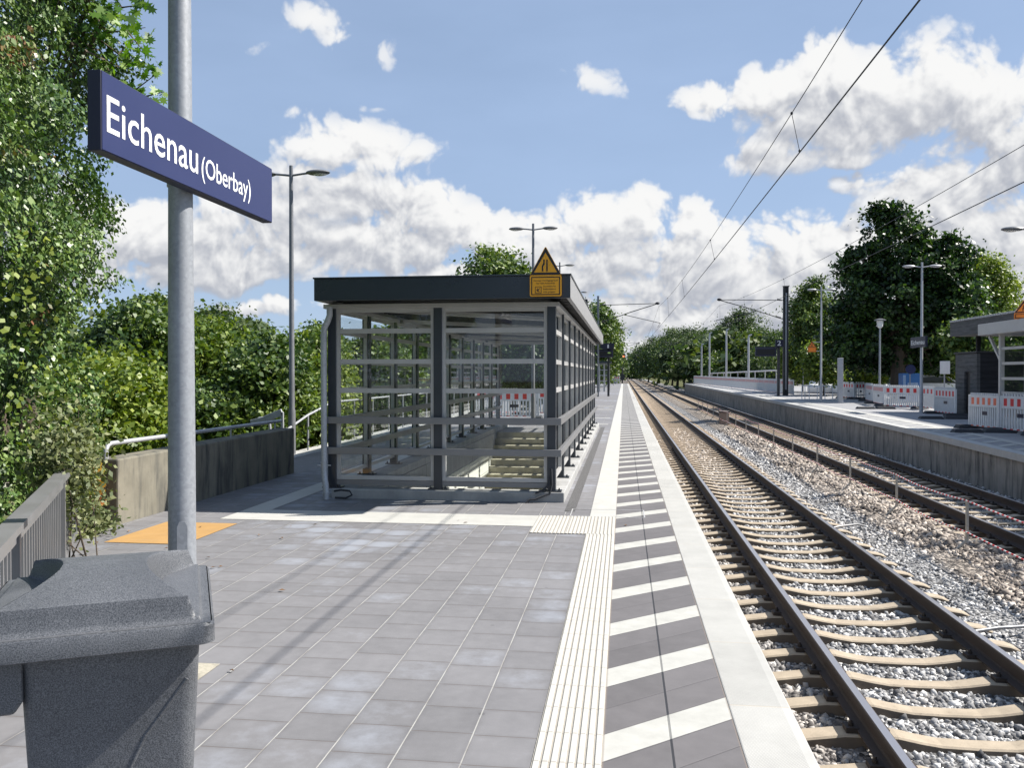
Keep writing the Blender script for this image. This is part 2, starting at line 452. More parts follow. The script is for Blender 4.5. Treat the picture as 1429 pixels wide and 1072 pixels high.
def edge_mat():
    m, t = newmat('platform_edge_slab')
    p = wpos(t); x, y, z = t.sep(p)
    f = t.m('FRACT', t.m('MULTIPLY', t.m('SUBTRACT', y, 0.28), 1.0)); e = t.m('MINIMUM', f, t.m('SUBTRACT', 1.0, f))
    j = t.sstep(e, 0.002, 0.007, 1.0, 0.0)
    inner = t.sstep(x, 0.770, 0.774, 1.0, 0.0)
    S_ = 1 / 0.0125
    sx = t.m('SINE', t.m('MULTIPLY', x, 2 * math.pi * S_)); sy = t.m('SINE', t.m('MULTIPLY', y, 2 * math.pi * S_))
    dots = t.m('MULTIPLY', t.m('SMOOTH_MAX', t.m('MULTIPLY', sx, sy), 0.0, 0.2), inner)
    n = t.noise(p, 3.5, 6, 0.65); fine = t.noise(p, 280, 2, 0.7)
    wn = t.new('ShaderNodeTexWhiteNoise', {'W': t.m('FLOOR', t.m('SUBTRACT', y, 0.28))}, noise_dimensions='1D').outputs[0]
    k = t.m('ADD', t.lin(n, 0.3, 0.7, 0.90, 1.05), t.m('ADD', t.m('MULTIPLY', t.m('SUBTRACT', fine, 0.5), 0.16), t.m('MULTIPLY', t.m('SUBTRACT', wn, 0.5), 0.10)))
    k = t.m('SUBTRACT', k, t.m('MULTIPLY', inner, 0.20))
    k = t.m('ADD', k, t.m('MULTIPLY', dots, 0.55))
    c = t.mix(1.0, (0.41, 0.405, 0.385), t.comb(k, k, k), 'MULTIPLY')
    c = t.mix(t.m('MULTIPLY', j, 0.6), c, (0.40, 0.34, 0.26))
    pr(t, c, 0.72, 0, t.bump(t.m('SUBTRACT', dots, t.m('MULTIPLY', j, 1.0)), 0.5, 0.002), 0.35)
    return m

def concrete_mat(name, base, streak=0.6, scale=1.0, joint=None, jaxis='y', dark=(0.05, 0.05, 0.05)):
    m, t = newmat(name)
    p = wpos(t); x, y, z = t.sep(p)
    n = t.noise(p, 2.2 * scale, 8, 0.65); fine = t.noise(p, 120, 3, 0.7)
    st = t.noise(t.mapv(p, (4.2, 4.2, 0.75)), 1.0, 7, 0.66, 2.0, 0.35)
    k = t.m('ADD', t.lin(n, 0.3, 0.7, 0.75, 1.12), t.m('MULTIPLY', t.m('SUBTRACT', fine, 0.5), 0.3))
    c = t.mix(1.0, base, t.comb(k, k, k), 'MULTIPLY')
    c = t.mix(t.m('MULTIPLY', t.sstep(st, 0.42, 0.72), streak), c, dark)
    h = t.m('MULTIPLY', fine, 0.3)
    if joint:
        a = y if jaxis == 'y' else x
        f = t.m('FRACT', t.m('MULTIPLY', a, 1 / joint)); e = t.m('MINIMUM', f, t.m('SUBTRACT', 1.0, f))
        j = t.sstep(e, 0.004, 0.012, 1.0, 0.0)
        c = t.mix(t.m('MULTIPLY', j, 0.6), c, (0.03, 0.03, 0.03)); h = t.m('SUBTRACT', h, j)
    pr(t, c, 0.82, 0, t.bump(h, 0.35, 0.006), 0.3)
    return m

def tile_mat():
    m, t = newmat('white_wall_tile')
    p = wpos(t); x, y, z = t.sep(p)
    a = t.m('FRACT', t.m('MULTIPLY', y, 1 / 0.6)); b = t.m('FRACT', t.m('MULTIPLY', z, 1 / 0.3))
    e = t.m('MINIMUM', t.m('MINIMUM', a, t.m('SUBTRACT', 1.0, a)), t.m('MULTIPLY', t.m('MINIMUM', b, t.m('SUBTRACT', 1.0, b)), 0.5))
    j = t.sstep(e, 0.006, 0.016, 1.0, 0.0)
    c = t.mix(j, (0.78, 0.79, 0.74), (0.30, 0.31, 0.29))
    pr(t, c, 0.25, 0, t.bump(t.m('MULTIPLY', j, -1.0), 0.4, 0.004))
    return m

def galv_mat(name='galvanised_steel', base=(0.50, 0.52, 0.55)):
    m, t = newmat(name)
    p = opos(t)
    v = t.new('ShaderNodeTexVoronoi', {'Vector': p, 'Scale': 55.0}, feature='F1')
    vr = t.sep(v.outputs['Color'])[0]
    n = t.noise(t.mapv(p, (4, 4, 1.2)), 1.5, 6, 0.65)
    k = t.m('ADD', t.lin(vr, 0, 1, 0.90, 1.08), t.m('MULTIPLY', t.m('SUBTRACT', n, 0.5), 0.6))
    c = t.mix(1.0, base, t.comb(k, k, k), 'MULTIPLY')
    c = t.mix(t.m('MULTIPLY', t.sstep(n, 0.60, 0.74), 0.35), c, (0.20, 0.20, 0.20))
    pr(t, c, t.lin(n, 0.3, 0.7, 0.58, 0.44), 0.30, t.bump(n, 0.08, 0.004))
    return m

def leaf_mat(name, c1, c2, c3, trans=0.35, rough=0.42, nscale=0.8, autumn=None):
    m, t = newmat(name)
    gm = t.new('ShaderNodeNewGeometry')
    r = gm.outputs['Random Per Island']
    n = t.noise(gm.outputs['Position'], nscale, 3, 0.5)
    f = t.m('ADD', t.m('MULTIPLY', r, 0.6), t.m('MULTIPLY', t.m('SUBTRACT', n, 0.3), 1.0), clamp=True)
    cr = t.new('ShaderNodeValToRGB', {0: f})
    el = cr.color_ramp.elements
    el[0].position, el[0].color = 0.15, (*c1, 1); el[1].position, el[1].color = 0.9, (*c3, 1)
    e = el.new(0.5); e.color = (*c2, 1)
    c = cr.outputs[0]
    if autumn:
        n2 = t.noise(gm.outputs['Position'], 1.1, 2, 0.5)
        af = t.m('MULTIPLY', t.sstep(n2, autumn[1], autumn[1] + 0.1), t.sstep(t.m('FRACT', t.m('MULTIPLY', r, 7.7)), 0.25, 0.5))
        c = t.mix(af, c, autumn[0])
    b = t.new('ShaderNodeBsdfPrincipled', {'Base Color': c, 'Roughness': rough, 'Specular IOR Level': 0.45})
    tb = t.new('ShaderNodeBsdfTranslucent', {'Color': t.mix(1.0, c, (1.5, 1.6, 0.6), 'MULTIPLY')})
    mx = t.new('ShaderNodeMixShader', {0: trans}); t.l.new(b.outputs[0], mx.inputs[1]); t.l.new(tb.outputs[0], mx.inputs[2])
    t.l.new(mx.outputs[0], t.out.inputs[0])
    return m

def glass_mat():
    m, t = newmat('clear_pane_glass')
    gm = t.new('ShaderNodeNewGeometry')
    cosv = t.m('ABSOLUTE', t.new('ShaderNodeVectorMath', {0: gm.outputs['Incoming'], 1: gm.outputs['Normal']}, operation='DOT_PRODUCT').outputs[1])
    fr = t.m('MULTIPLY_ADD', t.m('POWER', t.m('SUBTRACT', 1.0, cosv), 5.0), 0.90, 0.060)
    tr = t.new('ShaderNodeBsdfTransparent', {'Color': (0.965, 0.985, 0.975)})
    gl = t.new('ShaderNodeBsdfGlossy', {'Color': (1, 1, 1), 'Roughness': 0.02})
    mx = t.new('ShaderNodeMixShader', {0: t.m('MULTIPLY', fr, 1.0, clamp=True)})
    t.l.new(tr.outputs[0], mx.inputs[1]); t.l.new(gl.outputs[0], mx.inputs[2])
    # thin film of dust
    df = t.new('ShaderNodeBsdfDiffuse', {'Color': (0.6, 0.6, 0.58)})
    n = t.noise(t.mapv(wpos(t), (1.5, 1.5, 0.8)), 1.2, 5, 0.6)
    m2 = t.new('ShaderNodeMixShader', {0: t.lin(n, 0.40, 0.80, 0.0, 0.025)})
    t.l.new(mx.outputs[0], m2.inputs[1]); t.l.new(df.outputs[0], m2.inputs[2])
    t.l.new(m2.outputs[0], t.out.inputs[0])
    return m

def bin_mat():
    m, t = newmat('speckled_grey_plastic')
    p = opos(t)
    n = t.noise(p, 300, 3, 0.75); w = t.noise(p, 560, 2, 0.8); b = t.noise(p, 4, 5, 0.6)
    sp = t.m('ADD', t.m('MULTIPLY', t.sstep(n, 0.36, 0.66), 0.75), t.m('MULTIPLY', t.sstep(w, 0.52, 0.66), 0.5))
    c = t.mix(sp, (0.036, 0.040, 0.048), (0.170, 0.176, 0.190))
    k = t.lin(b, 0.3, 0.7, 0.85, 1.15); c = t.mix(1.0, c, t.comb(k, k, k), 'MULTIPLY')
    pr(t, c, t.lin(b, 0.3, 0.7, 0.42, 0.55), 0, t.bump(n, 0.3, 0.002), 0.5)
    return m

def ballast_mat(name, stone):
    m, t = newmat(name)
    p = wpos(t); x, y, z = t.sep(p)
    if stone:
        r = t.new('ShaderNodeNewGeometry').outputs['Random Per Island']
        h = t.noise(p, 60, 3, 0.6)
    else:
        v = t.new('ShaderNodeTexVoronoi', {'Vector': p, 'Scale': 24.0, 'Randomness': 1.0}, feature='F1')
        r = t.sep(v.outputs['Color'])[0]; h = t.m('SUBTRACT', 1.0, v.outputs['Distance'])
    n = t.noise(t.mapv(p, (0.9, 0.35, 1)), 1.2, 4, 0.6)
    # brown (rust and brake dust) lanes: in the six-foot mound, beside the platform, and everywhere far away
    mound = t.m('MULTIPLY', t.sstep(x, 4.15, 4.45), t.sstep(x, 6.3, 6.8, 1.0, 0.0))
    far = t.sstep(y, 14.0, 34.0)
    near1 = t.m('MULTIPLY', far, t.sstep(x, 3.7, 4.0, 1.0, 0.0))
    side = t.m('MULTIPLY', t.sstep(x, 1.75, 1.95, 1.0, 0.0), 0.45)
    br = t.m('MAXIMUM', t.m('MAXIMUM', mound, near1), side)
    br = t.m('ADD', br, t.m('MULTIPLY', t.m('SUBTRACT', n, 0.5), 1.3), clamp=True)
    grey = t.new('ShaderNodeValToRGB', {0: r}); e = grey.color_ramp.elements
    e[0].color, e[1].color = (0.05, 0.05, 0.053, 1), (0.68, 0.67, 0.655, 1)
    q = e.new(0.55); q.color = (0.29, 0.288, 0.29, 1)
    brown = t.new('ShaderNodeValToRGB', {0: r}); e = brown.color_ramp.elements
    e[0].color, e[1].color = (0.05, 0.038, 0.028, 1), (0.52, 0.42, 0.315, 1)
    q = e.new(0.5); q.color = (0.215, 0.16, 0.115, 1)
    c = t.mix(t.m('MULTIPLY', br, 0.66), grey.outputs[0], brown.outputs[0])
    k = t.lin(h, 0.25, 0.75, 0.8, 1.2) if stone else t.lin(h, 0.55, 0.95, 0.55, 1.1)
    c = t.mix(1.0, c, t.comb(k, k, k), 'MULTIPLY')
    pr(t, c, 0.8, 0, t.bump(h, 0.3 if stone else 1.0, 0.004 if stone else 0.03), 0.3)
    return m

def sleeper_mat():
    m, t = newmat('tan_concrete_sleeper')
    p = wpos(t); x, y, z = t.sep(p)
    n = t.noise(p, 6, 6, 0.65); f = t.noise(p, 130, 3, 0.7)
    k = t.m('ADD', t.lin(n, 0.3, 0.7, 0.82, 1.12), t.m('MULTIPLY', t.m('SUBTRACT', f, 0.5), 0.35))
    c = t.mix(1.0, (0.37, 0.31, 0.235), t.comb(k, k, k), 'MULTIPLY')
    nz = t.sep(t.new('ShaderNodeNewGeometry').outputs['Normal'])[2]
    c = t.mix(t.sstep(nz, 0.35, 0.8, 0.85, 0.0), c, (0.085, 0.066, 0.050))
    spot = t.noise(p, 22, 4, 0.7)
    c = t.mix(t.sstep(spot, 0.56, 0.74, 0.0, 0.45), c, (0.20, 0.15, 0.11))
    fr = t.sstep(y, 12, 34)
    c = t.mix(t.m('MULTIPLY', fr, 0.5), c, (0.33, 0.24, 0.165))
    pr(t, c, 0.85, 0, t.bump(f, 0.3, 0.003), 0.3)
    return m

def rail_mat():
    m, t = newmat('rail_steel')
    gm = t.new('ShaderNodeNewGeometry'); p = gm.outputs['Position']
    nx, ny, nz = t.sep(gm.outputs['Normal'])
    oz = t.sep(opos(t))[2]
    top = t.m('MULTIPLY', t.sstep(nz, 0.80, 0.95), t.m('GREATER_THAN', oz, -0.03))
    n = t.noise(t.mapv(p, (20, 1.5, 20)), 1.0, 5, 0.6); f = t.noise(p, 90, 3)
    rust = t.mix(n, (0.017, 0.013, 0.012), (0.055, 0.038, 0.032))
    c = t.mix(top, rust, (0.52, 0.50, 0.51))
    pr(t, c, t.m('SUBTRACT', 0.75, t.m('MULTIPLY', top, 0.45)), t.m('MULTIPLY', top, 0.85), t.bump(f, 0.2, 0.002))
    return m

def wood_mat(name, base):
    m, t = newmat(name)
    p = wpos(t); x, y, z = t.sep(p)
    f = t.m('FRACT', t.m('MULTIPLY', z, 1 / 0.16)); j = t.sstep(f, 0.0, 0.10, 1.0, 0.0)
    n = t.noise(t.mapv(p, (1.2, 1.2, 12)), 1.0, 5, 0.65)
    k = t.lin(n, 0.3, 0.7, 0.6, 1.35)
    c = t.mix(1.0, base, t.comb(k, k, k), 'MULTIPLY')
    c = t.mix(t.m('MULTIPLY', j, 0.8), c, (0.008, 0.008, 0.009))
    pr(t, c, 0.85, 0, t.bump(t.m('MULTIPLY', j, -1.0), 0.5, 0.01), 0.25)
    return m

def bark_mat():
    m, t = newmat('tree_bark')
    p = opos(t); n = t.noise(t.mapv(p, (6, 6, 1.2)), 1.5, 6, 0.7)
    c = t.mix(n, (0.035, 0.028, 0.022), (0.16, 0.13, 0.10))
    pr(t, c, 0.9, 0, t.bump(n, 0.8, 0.02), 0.2)
    return m

def grass_mat():
    m, t = newmat('grassy_ground')
    p = wpos(t); n = t.noise(p, 0.35, 6, 0.65); f = t.noise(p, 9, 5, 0.7)
    c = t.mix(t.sstep(n, 0.3, 0.7), (0.035, 0.055, 0.016), (0.13, 0.12, 0.055))
    k = t.lin(f, 0.3, 0.7, 0.6, 1.3); c = t.mix(1.0, c, t.comb(k, k, k), 'MULTIPLY')
    pr(t, c, 0.95, 0, t.bump(f, 0.8, 0.05), 0.15)
    return m

M = {}
M['paver'] = paver_mat('grey_paver', (0.173, 0.170, 0.177))
M['paver2'] = paver_mat('plain_paver', (0.28, 0.28, 0.29), True, False)
M['rib_y'] = ribs_mat('ribbed_guide_slab', True)
M['rib_t'] = ribs_mat('ribbed_branch_slab', False)
M['cream'] = cream_mat('cream_guide_slab')
M['hatch'] = hatch_mat()
M['edge'] = edge_mat()
M['kerb'] = cream_mat('pale_kerb_concrete', 1.2, (0.41, 0.41, 0.40))
M['concrete'] = concrete_mat('grey_concrete', (0.36, 0.36, 0.355), 0.25, 1.0, 1.25, 'y', (0.17, 0.17, 0.16))
M['oldwall'] = concrete_mat('weathered_concrete', (0.205, 0.19, 0.15), 0.92, 1.4, None, 'y', (0.030, 0.034, 0.040))
M['pwall'] = concrete_mat('stained_platform_wall', (0.30, 0.28, 0.25), 0.85, 0.8, 1.5, 'y', (0.045, 0.045, 0.047))
M['step'] = concrete_mat('mossy_step_concrete', (0.40, 0.38, 0.29), 0.3, 2.0, None, 'y', (0.16, 0.15, 0.10))
M['tile'] = tile_mat()
M['galv'] = galv_mat('galvanised_steel', (0.29, 0.305, 0.33))
M['galv_l'] = galv_mat('light_galvanised_steel', (0.40, 0.41, 0.43))
M['pipe'] = galv_mat('zinc_downpipe', (0.42, 0.44, 0.47))
M['anthra'] = simple('anthracite_paint', (0.030, 0.036, 0.046), 0.34, 0.0, 0.10, 3.0)
M['fascia'] = simple('slate_roof_metal', (0.022, 0.030, 0.040), 0.30, 0.0, 0.06, 1.5)
M['fascia_l'] = simple('pale_roof_sides', (0.30, 0.30, 0.305), 0.35, 0.1, 0.05, 1.5)  # roof sides and rear coloured paler than the front fascia
M['frame'] = simple('grey_metal_frame', (0.44, 0.435, 0.43), 0.42, 0.15, 0.08, 4.0)
M['rail_g'] = simple('stainless_handrail', (0.21, 0.21, 0.215), 0.40, 0.3, 0.08, 4.0)
M['soffit'] = simple('dark_roof_sheet', (0.030, 0.030, 0.033), 0.6, 0.1, 0.2, 2.0)
M['lamp'] = simple('grey_lamp_paint', (0.17, 0.175, 0.185), 0.42, 0.2, 0.1, 5.0)
M['lens'] = simple('lamp_lens', (0.72, 0.72, 0.70), 0.25, 0.0, 0.05, 5.0)
M['blue'] = simple('station_blue', (0.019, 0.026, 0.090), 0.40, 0.0, 0.06, 2.0)
M['navy'] = simple('dark_blue_edge', (0.010, 0.012, 0.035), 0.45, 0.0, 0.08, 4.0)
M['white'] = simple('white_lettering', (0.74, 0.75, 0.76), 0.5, 0.0, 0.02, 4.0)
M['yellow'] = simple('warning_yellow', (0.78, 0.36, 0.012), 0.45, 0.0, 0.05, 4.0)
M['orange'] = simple('warning_orange', (0.80, 0.22, 0.02), 0.5, 0.0, 0.06, 4.0)
M['black'] = simple('black_paint', (0.012, 0.012, 0.014), 0.5, 0.0, 0.1, 4.0)
M['rubber'] = simple('black_rubber', (0.028, 0.030, 0.036), 0.75, 0.0, 0.3, 14.0, 0.3)
M['bin'] = bin_mat()
M['bplas'] = simple('barrier_white_plastic', (0.60, 0.605, 0.61), 0.5, 0.0, 0.10, 5.0)
M['red'] = simple('reflective_red', (0.55, 0.025, 0.03), 0.45, 0.0, 0.12, 8.0)
M['redfade'] = simple('faded_red', (0.70, 0.16, 0.09), 0.5, 0.0, 0.2, 8.0)
def tape_mat():
    m, t = newmat('striped_warning_tape')
    y = t.sep(wpos(t))[1]
    f = t.m('FRACT', t.m('MULTIPLY', y, 1 / 0.14))
    pr(t, t.mix(t.sstep(f, 0.48, 0.52), (0.74, 0.73, 0.72), (0.55, 0.03, 0.035)), 0.6)
    return m
M['tape'] = tape_mat()
M['tapew'] = simple('white_tape', (0.75, 0.74, 0.73), 0.6, 0.0, 0.1, 8.0)
M['stake'] = simple('stake_steel', (0.42, 0.39, 0.33), 0.55, 0.3, 0.2, 20.0)
M['glass'] = glass_mat()
M['ballast'] = ballast_mat('ballast_bed', False)
M['stone'] = ballast_mat('ballast_stone', True)
M['sleeper'] = sleeper_mat()
M['rail'] = rail_mat()
M['clip'] = simple('rail_clip_steel', (0.045, 0.036, 0.032), 0.7, 0.3, 0.3, 30.0)
M['wood'] = wood_mat('dark_stained_timber', (0.028, 0.029, 0.033))
M['woodg'] = wood_mat('weathered_timber', (0.105, 0.105, 0.105))
M['bark'] = bark_mat()
M['grass'] = grass_mat()
M['gold'] = cream_mat('yellow_ochre_tactile', 0.3, (0.40, 0.235, 0.085))
M['wire'] = simple('copper_wire', (0.030, 0.034, 0.040), 0.5, 0.5, 0.1, 2.0)
M['mast'] = simple('mast_steel', (0.06, 0.062, 0.065), 0.6, 0.4, 0.25, 4.0)
M['bluebox'] = simple('blue_machine_paint', (0.05, 0.17, 0.42), 0.4, 0.0, 0.06, 4.0)
M['carw'] = simple('white_car_paint', (0.72, 0.73, 0.74), 0.25, 0.0, 0.03, 3.0)
M['carg'] = simple('grey_car_paint', (0.20, 0.22, 0.24), 0.25, 0.3, 0.03, 3.0)
M['glassd'] = simple('dark_car_glass', (0.02, 0.025, 0.03), 0.08, 0.0, 0.02, 3.0)
M['drain'] = simple('drain_grating', (0.10, 0.098, 0.098), 0.7, 0.2, 0.5, 70.0, 0.8)
M['gravel'] = concrete_mat('pale_gravel_patch', (0.40, 0.37, 0.30), 0.5, 22.0)
M['ivy'] = leaf_mat('ivy_leaf', (0.020, 0.054, 0.012), (0.062, 0.122, 0.026), (0.19, 0.265, 0.08), 0.14, 0.40, 0.9, ((0.19, 0.085, 0.045), 0.63))
M['maple'] = leaf_mat('maple_leaf', (0.03, 0.085, 0.010), (0.075, 0.17, 0.020), (0.20, 0.32, 0.035), 0.42, 0.45, 1.2)
M['leaf_mid'] = leaf_mat('mid_green_leaf', (0.018, 0.048, 0.010), (0.062, 0.112, 0.020), (0.19, 0.25, 0.045), 0.20, 0.5, 0.35)
M['leaf_lite'] = leaf_mat('light_green_leaf', (0.045, 0.092, 0.012), (0.125, 0.18, 0.024), (0.28, 0.33, 0.05), 0.24, 0.5, 0.3)
M['leaf_dark'] = leaf_mat('dark_green_leaf', (0.008, 0.022, 0.009), (0.024, 0.055, 0.016), (0.085, 0.155, 0.030), 0.26, 0.42, 0.4)
M['leaf_far'] = leaf_mat('far_green_leaf', (0.022, 0.046, 0.016), (0.048, 0.085, 0.026), (0.11, 0.14, 0.045), 0.25, 0.6, 0.12)
M['vine'] = leaf_mat('autumn_vine_leaf', (0.30, 0.045, 0.02), (0.38, 0.22, 0.03), (0.22, 0.28, 0.04), 0.4, 0.5, 5.0)
M['brush'] = leaf_mat('dusty_shrub_leaf', (0.06, 0.085, 0.03), (0.13, 0.155, 0.065), (0.26, 0.27, 0.13), 0.25, 0.55, 2.0)
# ------------------------------------------------------------ the ground and the platforms
HX0, HX1, HY0, HY1 = -3.55, -1.06, 11.02, 23.6       # stairwell opening
PE = 0.817                                            # platform edge
g_ = MB()
NG = 40
for (xa, xb, ya, yb) in ((-2500, -3.8, -300, 4000), (-0.9, 2500, -300, 4000), (-3.8, -0.9, -300, 10.9), (-3.8, -0.9, 23.9, 4000)): g_.quad((xa, ya, -1.35), (xb, ya, -1.35), (xb, yb, -1.35), (xa, yb, -1.35))
struct(g_.build('ground', M['grass']))

def slab(b, x0, x1, y0, y1, z=0.0): b.quad((x0, y0, z), (x1, y0, z), (x1, y1, z), (x0, y1, z))
pv = MB()
XL = -6.75
slab(pv, -5.75, 0.52, -3, 9.1); slab(pv, -5.75, 0.52, 9.1, HY0); slab(pv, -5.75, HX0, HY0, 14.2); slab(pv, XL, HX0, 14.2, HY1)
slab(pv, HX1, 0.52, HY0, HY1); slab(pv, XL, 0.52, HY1, 62); slab(pv, -4.2, 0.52, 62, 142)
struct(pv.build('platform_paving', M['paver']))
pb = MB()
pb.quad((0.80, -3, -1.3), (0.80, 142, -1.3), (0.80, 142, -0.09), (0.80, -3, -0.09))
pb.quad((-4.2, 142, -1.3), (0.82, 142, -1.3), (0.82, 142, 0), (-4.2, 142, 0))
pb.quad((XL, 62, -1.3), (-4.2, 62, -1.3), (-4.2, 62, 0), (XL, 62, 0))
pb.quad((XL, 14.2, -1.3), (XL, 62, -1.3), (XL, 62, 0), (XL, 14.2, 0))
struct(pb.build('platform_side', M['pwall']))
e = MB(); e.box(0.516, PE, -3, 142, -0.10, 0.006)
struct(e.build('platform_edge', M['edge'], bevel=0.008))
h = MB(); slab(h, -0.089, 0.516, -3, 142, 0.004)
struct(h.build('hatched_strip', M['hatch']))
# ribbed guide strip: raised bars on cream slabs
YB0, YB1 = gp(800, 746).y, gp(800, 721.5).y           # the branch across the platform
r = MB(); slab(r, -0.385, -0.089, -3, YB1, 0.004)
for i in range(8):
    xa = -0.385 + 0.296 * (i + 0.22) / 8; xb = xa + 0.021
    r.add([(xa - .004, -3, .0042), (xb + .004, -3, .0042), (xb, -3, .0092), (xa, -3, .0092), (xa - .004, YB0, .0042), (xb + .004, YB0, .0042), (xb, YB0, .0092), (xa, YB0, .0092)],
          [(1, 0, 3, 2), (4, 5, 6, 7), (0, 4, 7, 3), (1, 2, 6, 5), (2, 3, 7, 6)])
struct(r.build('guide_strip', M['rib_y']))
XA = gp(745, 733).x
r = MB(); slab(r, XA, -0.385, YB0, YB1, 0.0042)
nb = 22
for i in range(nb):
    xa = XA + (-0.089 - XA) * (i + 0.2) / nb
    r.add([(xa - .003, YB0, .0046), (xa + .025, YB0, .0046), (xa + .022, YB0, .0094), (xa, YB0, .0094), (xa - .003, YB1, .0046), (xa + .025, YB1, .0046), (xa + .022, YB1, .0094), (xa, YB1, .0094)],
          [(1, 0, 3, 2), (4, 5, 6, 7), (0, 4, 7, 3), (1, 2, 6, 5), (2, 3, 7, 6)])
struct(r.build('guide_strip_branch', M['rib_t']))
c = MB(); slab(c, -0.385, -0.089, YB1, 142, 0.004)
XO = -4.22
slab(c, XO - .32, XA, YB0 + .38, YB1, 0.004)           # pale band across to the ramp
slab(c, XO - .32, XO, YB1, 24, 0.0045)
struct(c.build('pale_strip', M['cream']))
o_ = MB(); a, b_ = gp(145, 757.5), gp(331, 731.5)
slab(o_, a.x, XO + .02, a.y, b_.y, 0.0048)
for i in range(14):
    for j in range(14): pass
struct(o_.build('ochre_tactile_field', M['gold']))
# drain and plain lane beside the shelter plinth
dr = MB(); slab(dr, -0.70, -0.575, 10.1, 26.2, 0.004)
struct(dr.build('drain_channel', M['drain']))
gl = MB()
ga, gb = gp(309, 928), gp(274, 952); slab(gl, gb.x - .42, gb.x, gb.y, ga.y, 0.004)
struct(gl.build('gravel_patch', M['gravel']))
for (ya, yb, xa, xb) in ((27.5, 27.8, -2.0, -.5), (31.5, 31.8, -1.6, -.5), (39.0, 39.4, -2.6, -.5), (42.6, 43.0, -2.2, -.5)):
    s_ = MB(); slab(s_, xa, xb, ya, yb, 0.0045); struct(s_.build('cross_strip', M['cream']))
# thin steel rim of an access cover beside the pale strip
mc = tag(None or (lambda: (lambda b: b.build('access_cover', M['frame']))(MB().frame([(-.62, 9.75), (.245, 9.75), (.245, 10.28), (-.62, 10.28)], [(-.606, 9.764), (.231, 9.764), (.231, 10.266), (-.606, 10.266)], (0, 0, 0.0042), (1, 0, 0), (0, 1, 0), 0.002)))(), 'thin steel rim of an access cover let into the paving by the pale strip', 'access cover')

# far platform, rising slightly along its length
PROF = [(-10, -0.16), (10, -0.13), (17.5, -0.07), (26, 0.03), (36, 0.10), (60, 0.20), (118, 0.32)]
def p2z(y):
    for (a, za), (b, zb) in zip(PROF, PROF[1:]):
        if y <= b: return za + (zb - za) * max(0, (y - a)) / (b - a)
    return PROF[-1][1]
def p2(u, v):
    z = 0.0
    for _ in range(12):
        q = gp(u, v, z); z = p2z(q.y)
    return Vector((q.x, q.y, z))
E2 = 8.27
pav, wal, lip, hat = MB(), MB(), MB(), MB()
for (a, za), (b, zb) in zip(PROF, PROF[1:]):
    n = max(1, int((b - a) / 3))
    for i in range(n):
        y0, y1 = a + (b - a) * i / n, a + (b - a) * (i + 1) / n; z0, z1 = p2z(y0), p2z(y1)
        pav.quad((E2 + .30, y0, z0), (24, y0, z0), (24, y1, z1), (E2 + .30, y1, z1))
        wal.quad((E2 + .06, y0, -1.3), (E2 + .06, y0, z0 - .14), (E2 + .06, y1, z1 - .14), (E2 + .06, y1, -1.3))
        vs = []
        for yy, zz in ((y0, z0), (y1, z1)): vs += [(E2, yy, zz - .15), (E2 + .30, yy, zz - .15), (E2 + .30, yy, zz + .006), (E2, yy, zz + .006)]
        lip.add(vs, [(0, 3, 7, 4), (3, 2, 6, 7), (0, 4, 5, 1)])
wal.quad((E2, 118, -1.3), (24, 118, -1.3), (24, 118, .32), (E2, 118, .32))
struct(pav.build('far_platform_paving', M['paver2'])); struct(wal.build('far_platform_side', M['pwall'])); struct(lip.build('far_platform_edge', M['kerb']))
for k in range(62):                                   # painted hatch bars
    y0 = 6 + k * 0.866
    q = []
    for xx, yy in ((E2 + .34, y0), (E2 + .94, y0 + .52), (E2 + .94, y0 + .80), (E2 + .34, y0 + .28)): q.append((xx, yy, p2z(yy) + .006))
    hat.quad(*q)
struct(hat.build('far_hatched_strip', M['cream']))
gs = MB()
for k in range(40):
    y0, y1 = -2 + k * 3.0, -2 + k * 3.0 + 3.0
    gs.quad((E2 + .96, y0, p2z(y0) + .006), (E2 + 1.26, y0, p2z(y0) + .006), (E2 + 1.26, y1, p2z(y1) + .006), (E2 + .96, y1, p2z(y1) + .006))
struct(gs.build('far_guide_strip', M['cream']))

# ------------------------------------------------------------ tracks
RT = -0.76
bb = MB()
def bz(x):
    d1, d2 = abs(x - 2.50), abs(x - 6.58)
    z = -1.04
    if 3.95 < x < 5.35: z = -1.04 + 0.10 * math.sin((x - 3.95) / 1.4 * math.pi)
    return z
xs = [0.79, 1.3, 1.7, 2.5, 3.3, 3.8, 4.1, 4.5, 4.9, 5.2, 5.5, 6.5, 7.4, 8.35]
for i in range(len(xs) - 1):
    bb.quad((xs[i], -3, bz(xs[i])), (xs[i + 1], -3, bz(xs[i + 1])), (xs[i + 1], 900, bz(xs[i + 1])), (xs[i], 900, bz(xs[i])))
bb.quad((8.35, 118, -1.06), (11.5, 118, -1.3), (11.5, 900, -1.3), (8.35, 900, -1.06))
bb.quad((-2.5, 142, -1.3), (0.79, 142, -1.06), (0.79, 900, -1.06), (-2.5, 900, -1.3))
struct(bb.build('ballast_bed', M['ballast']))

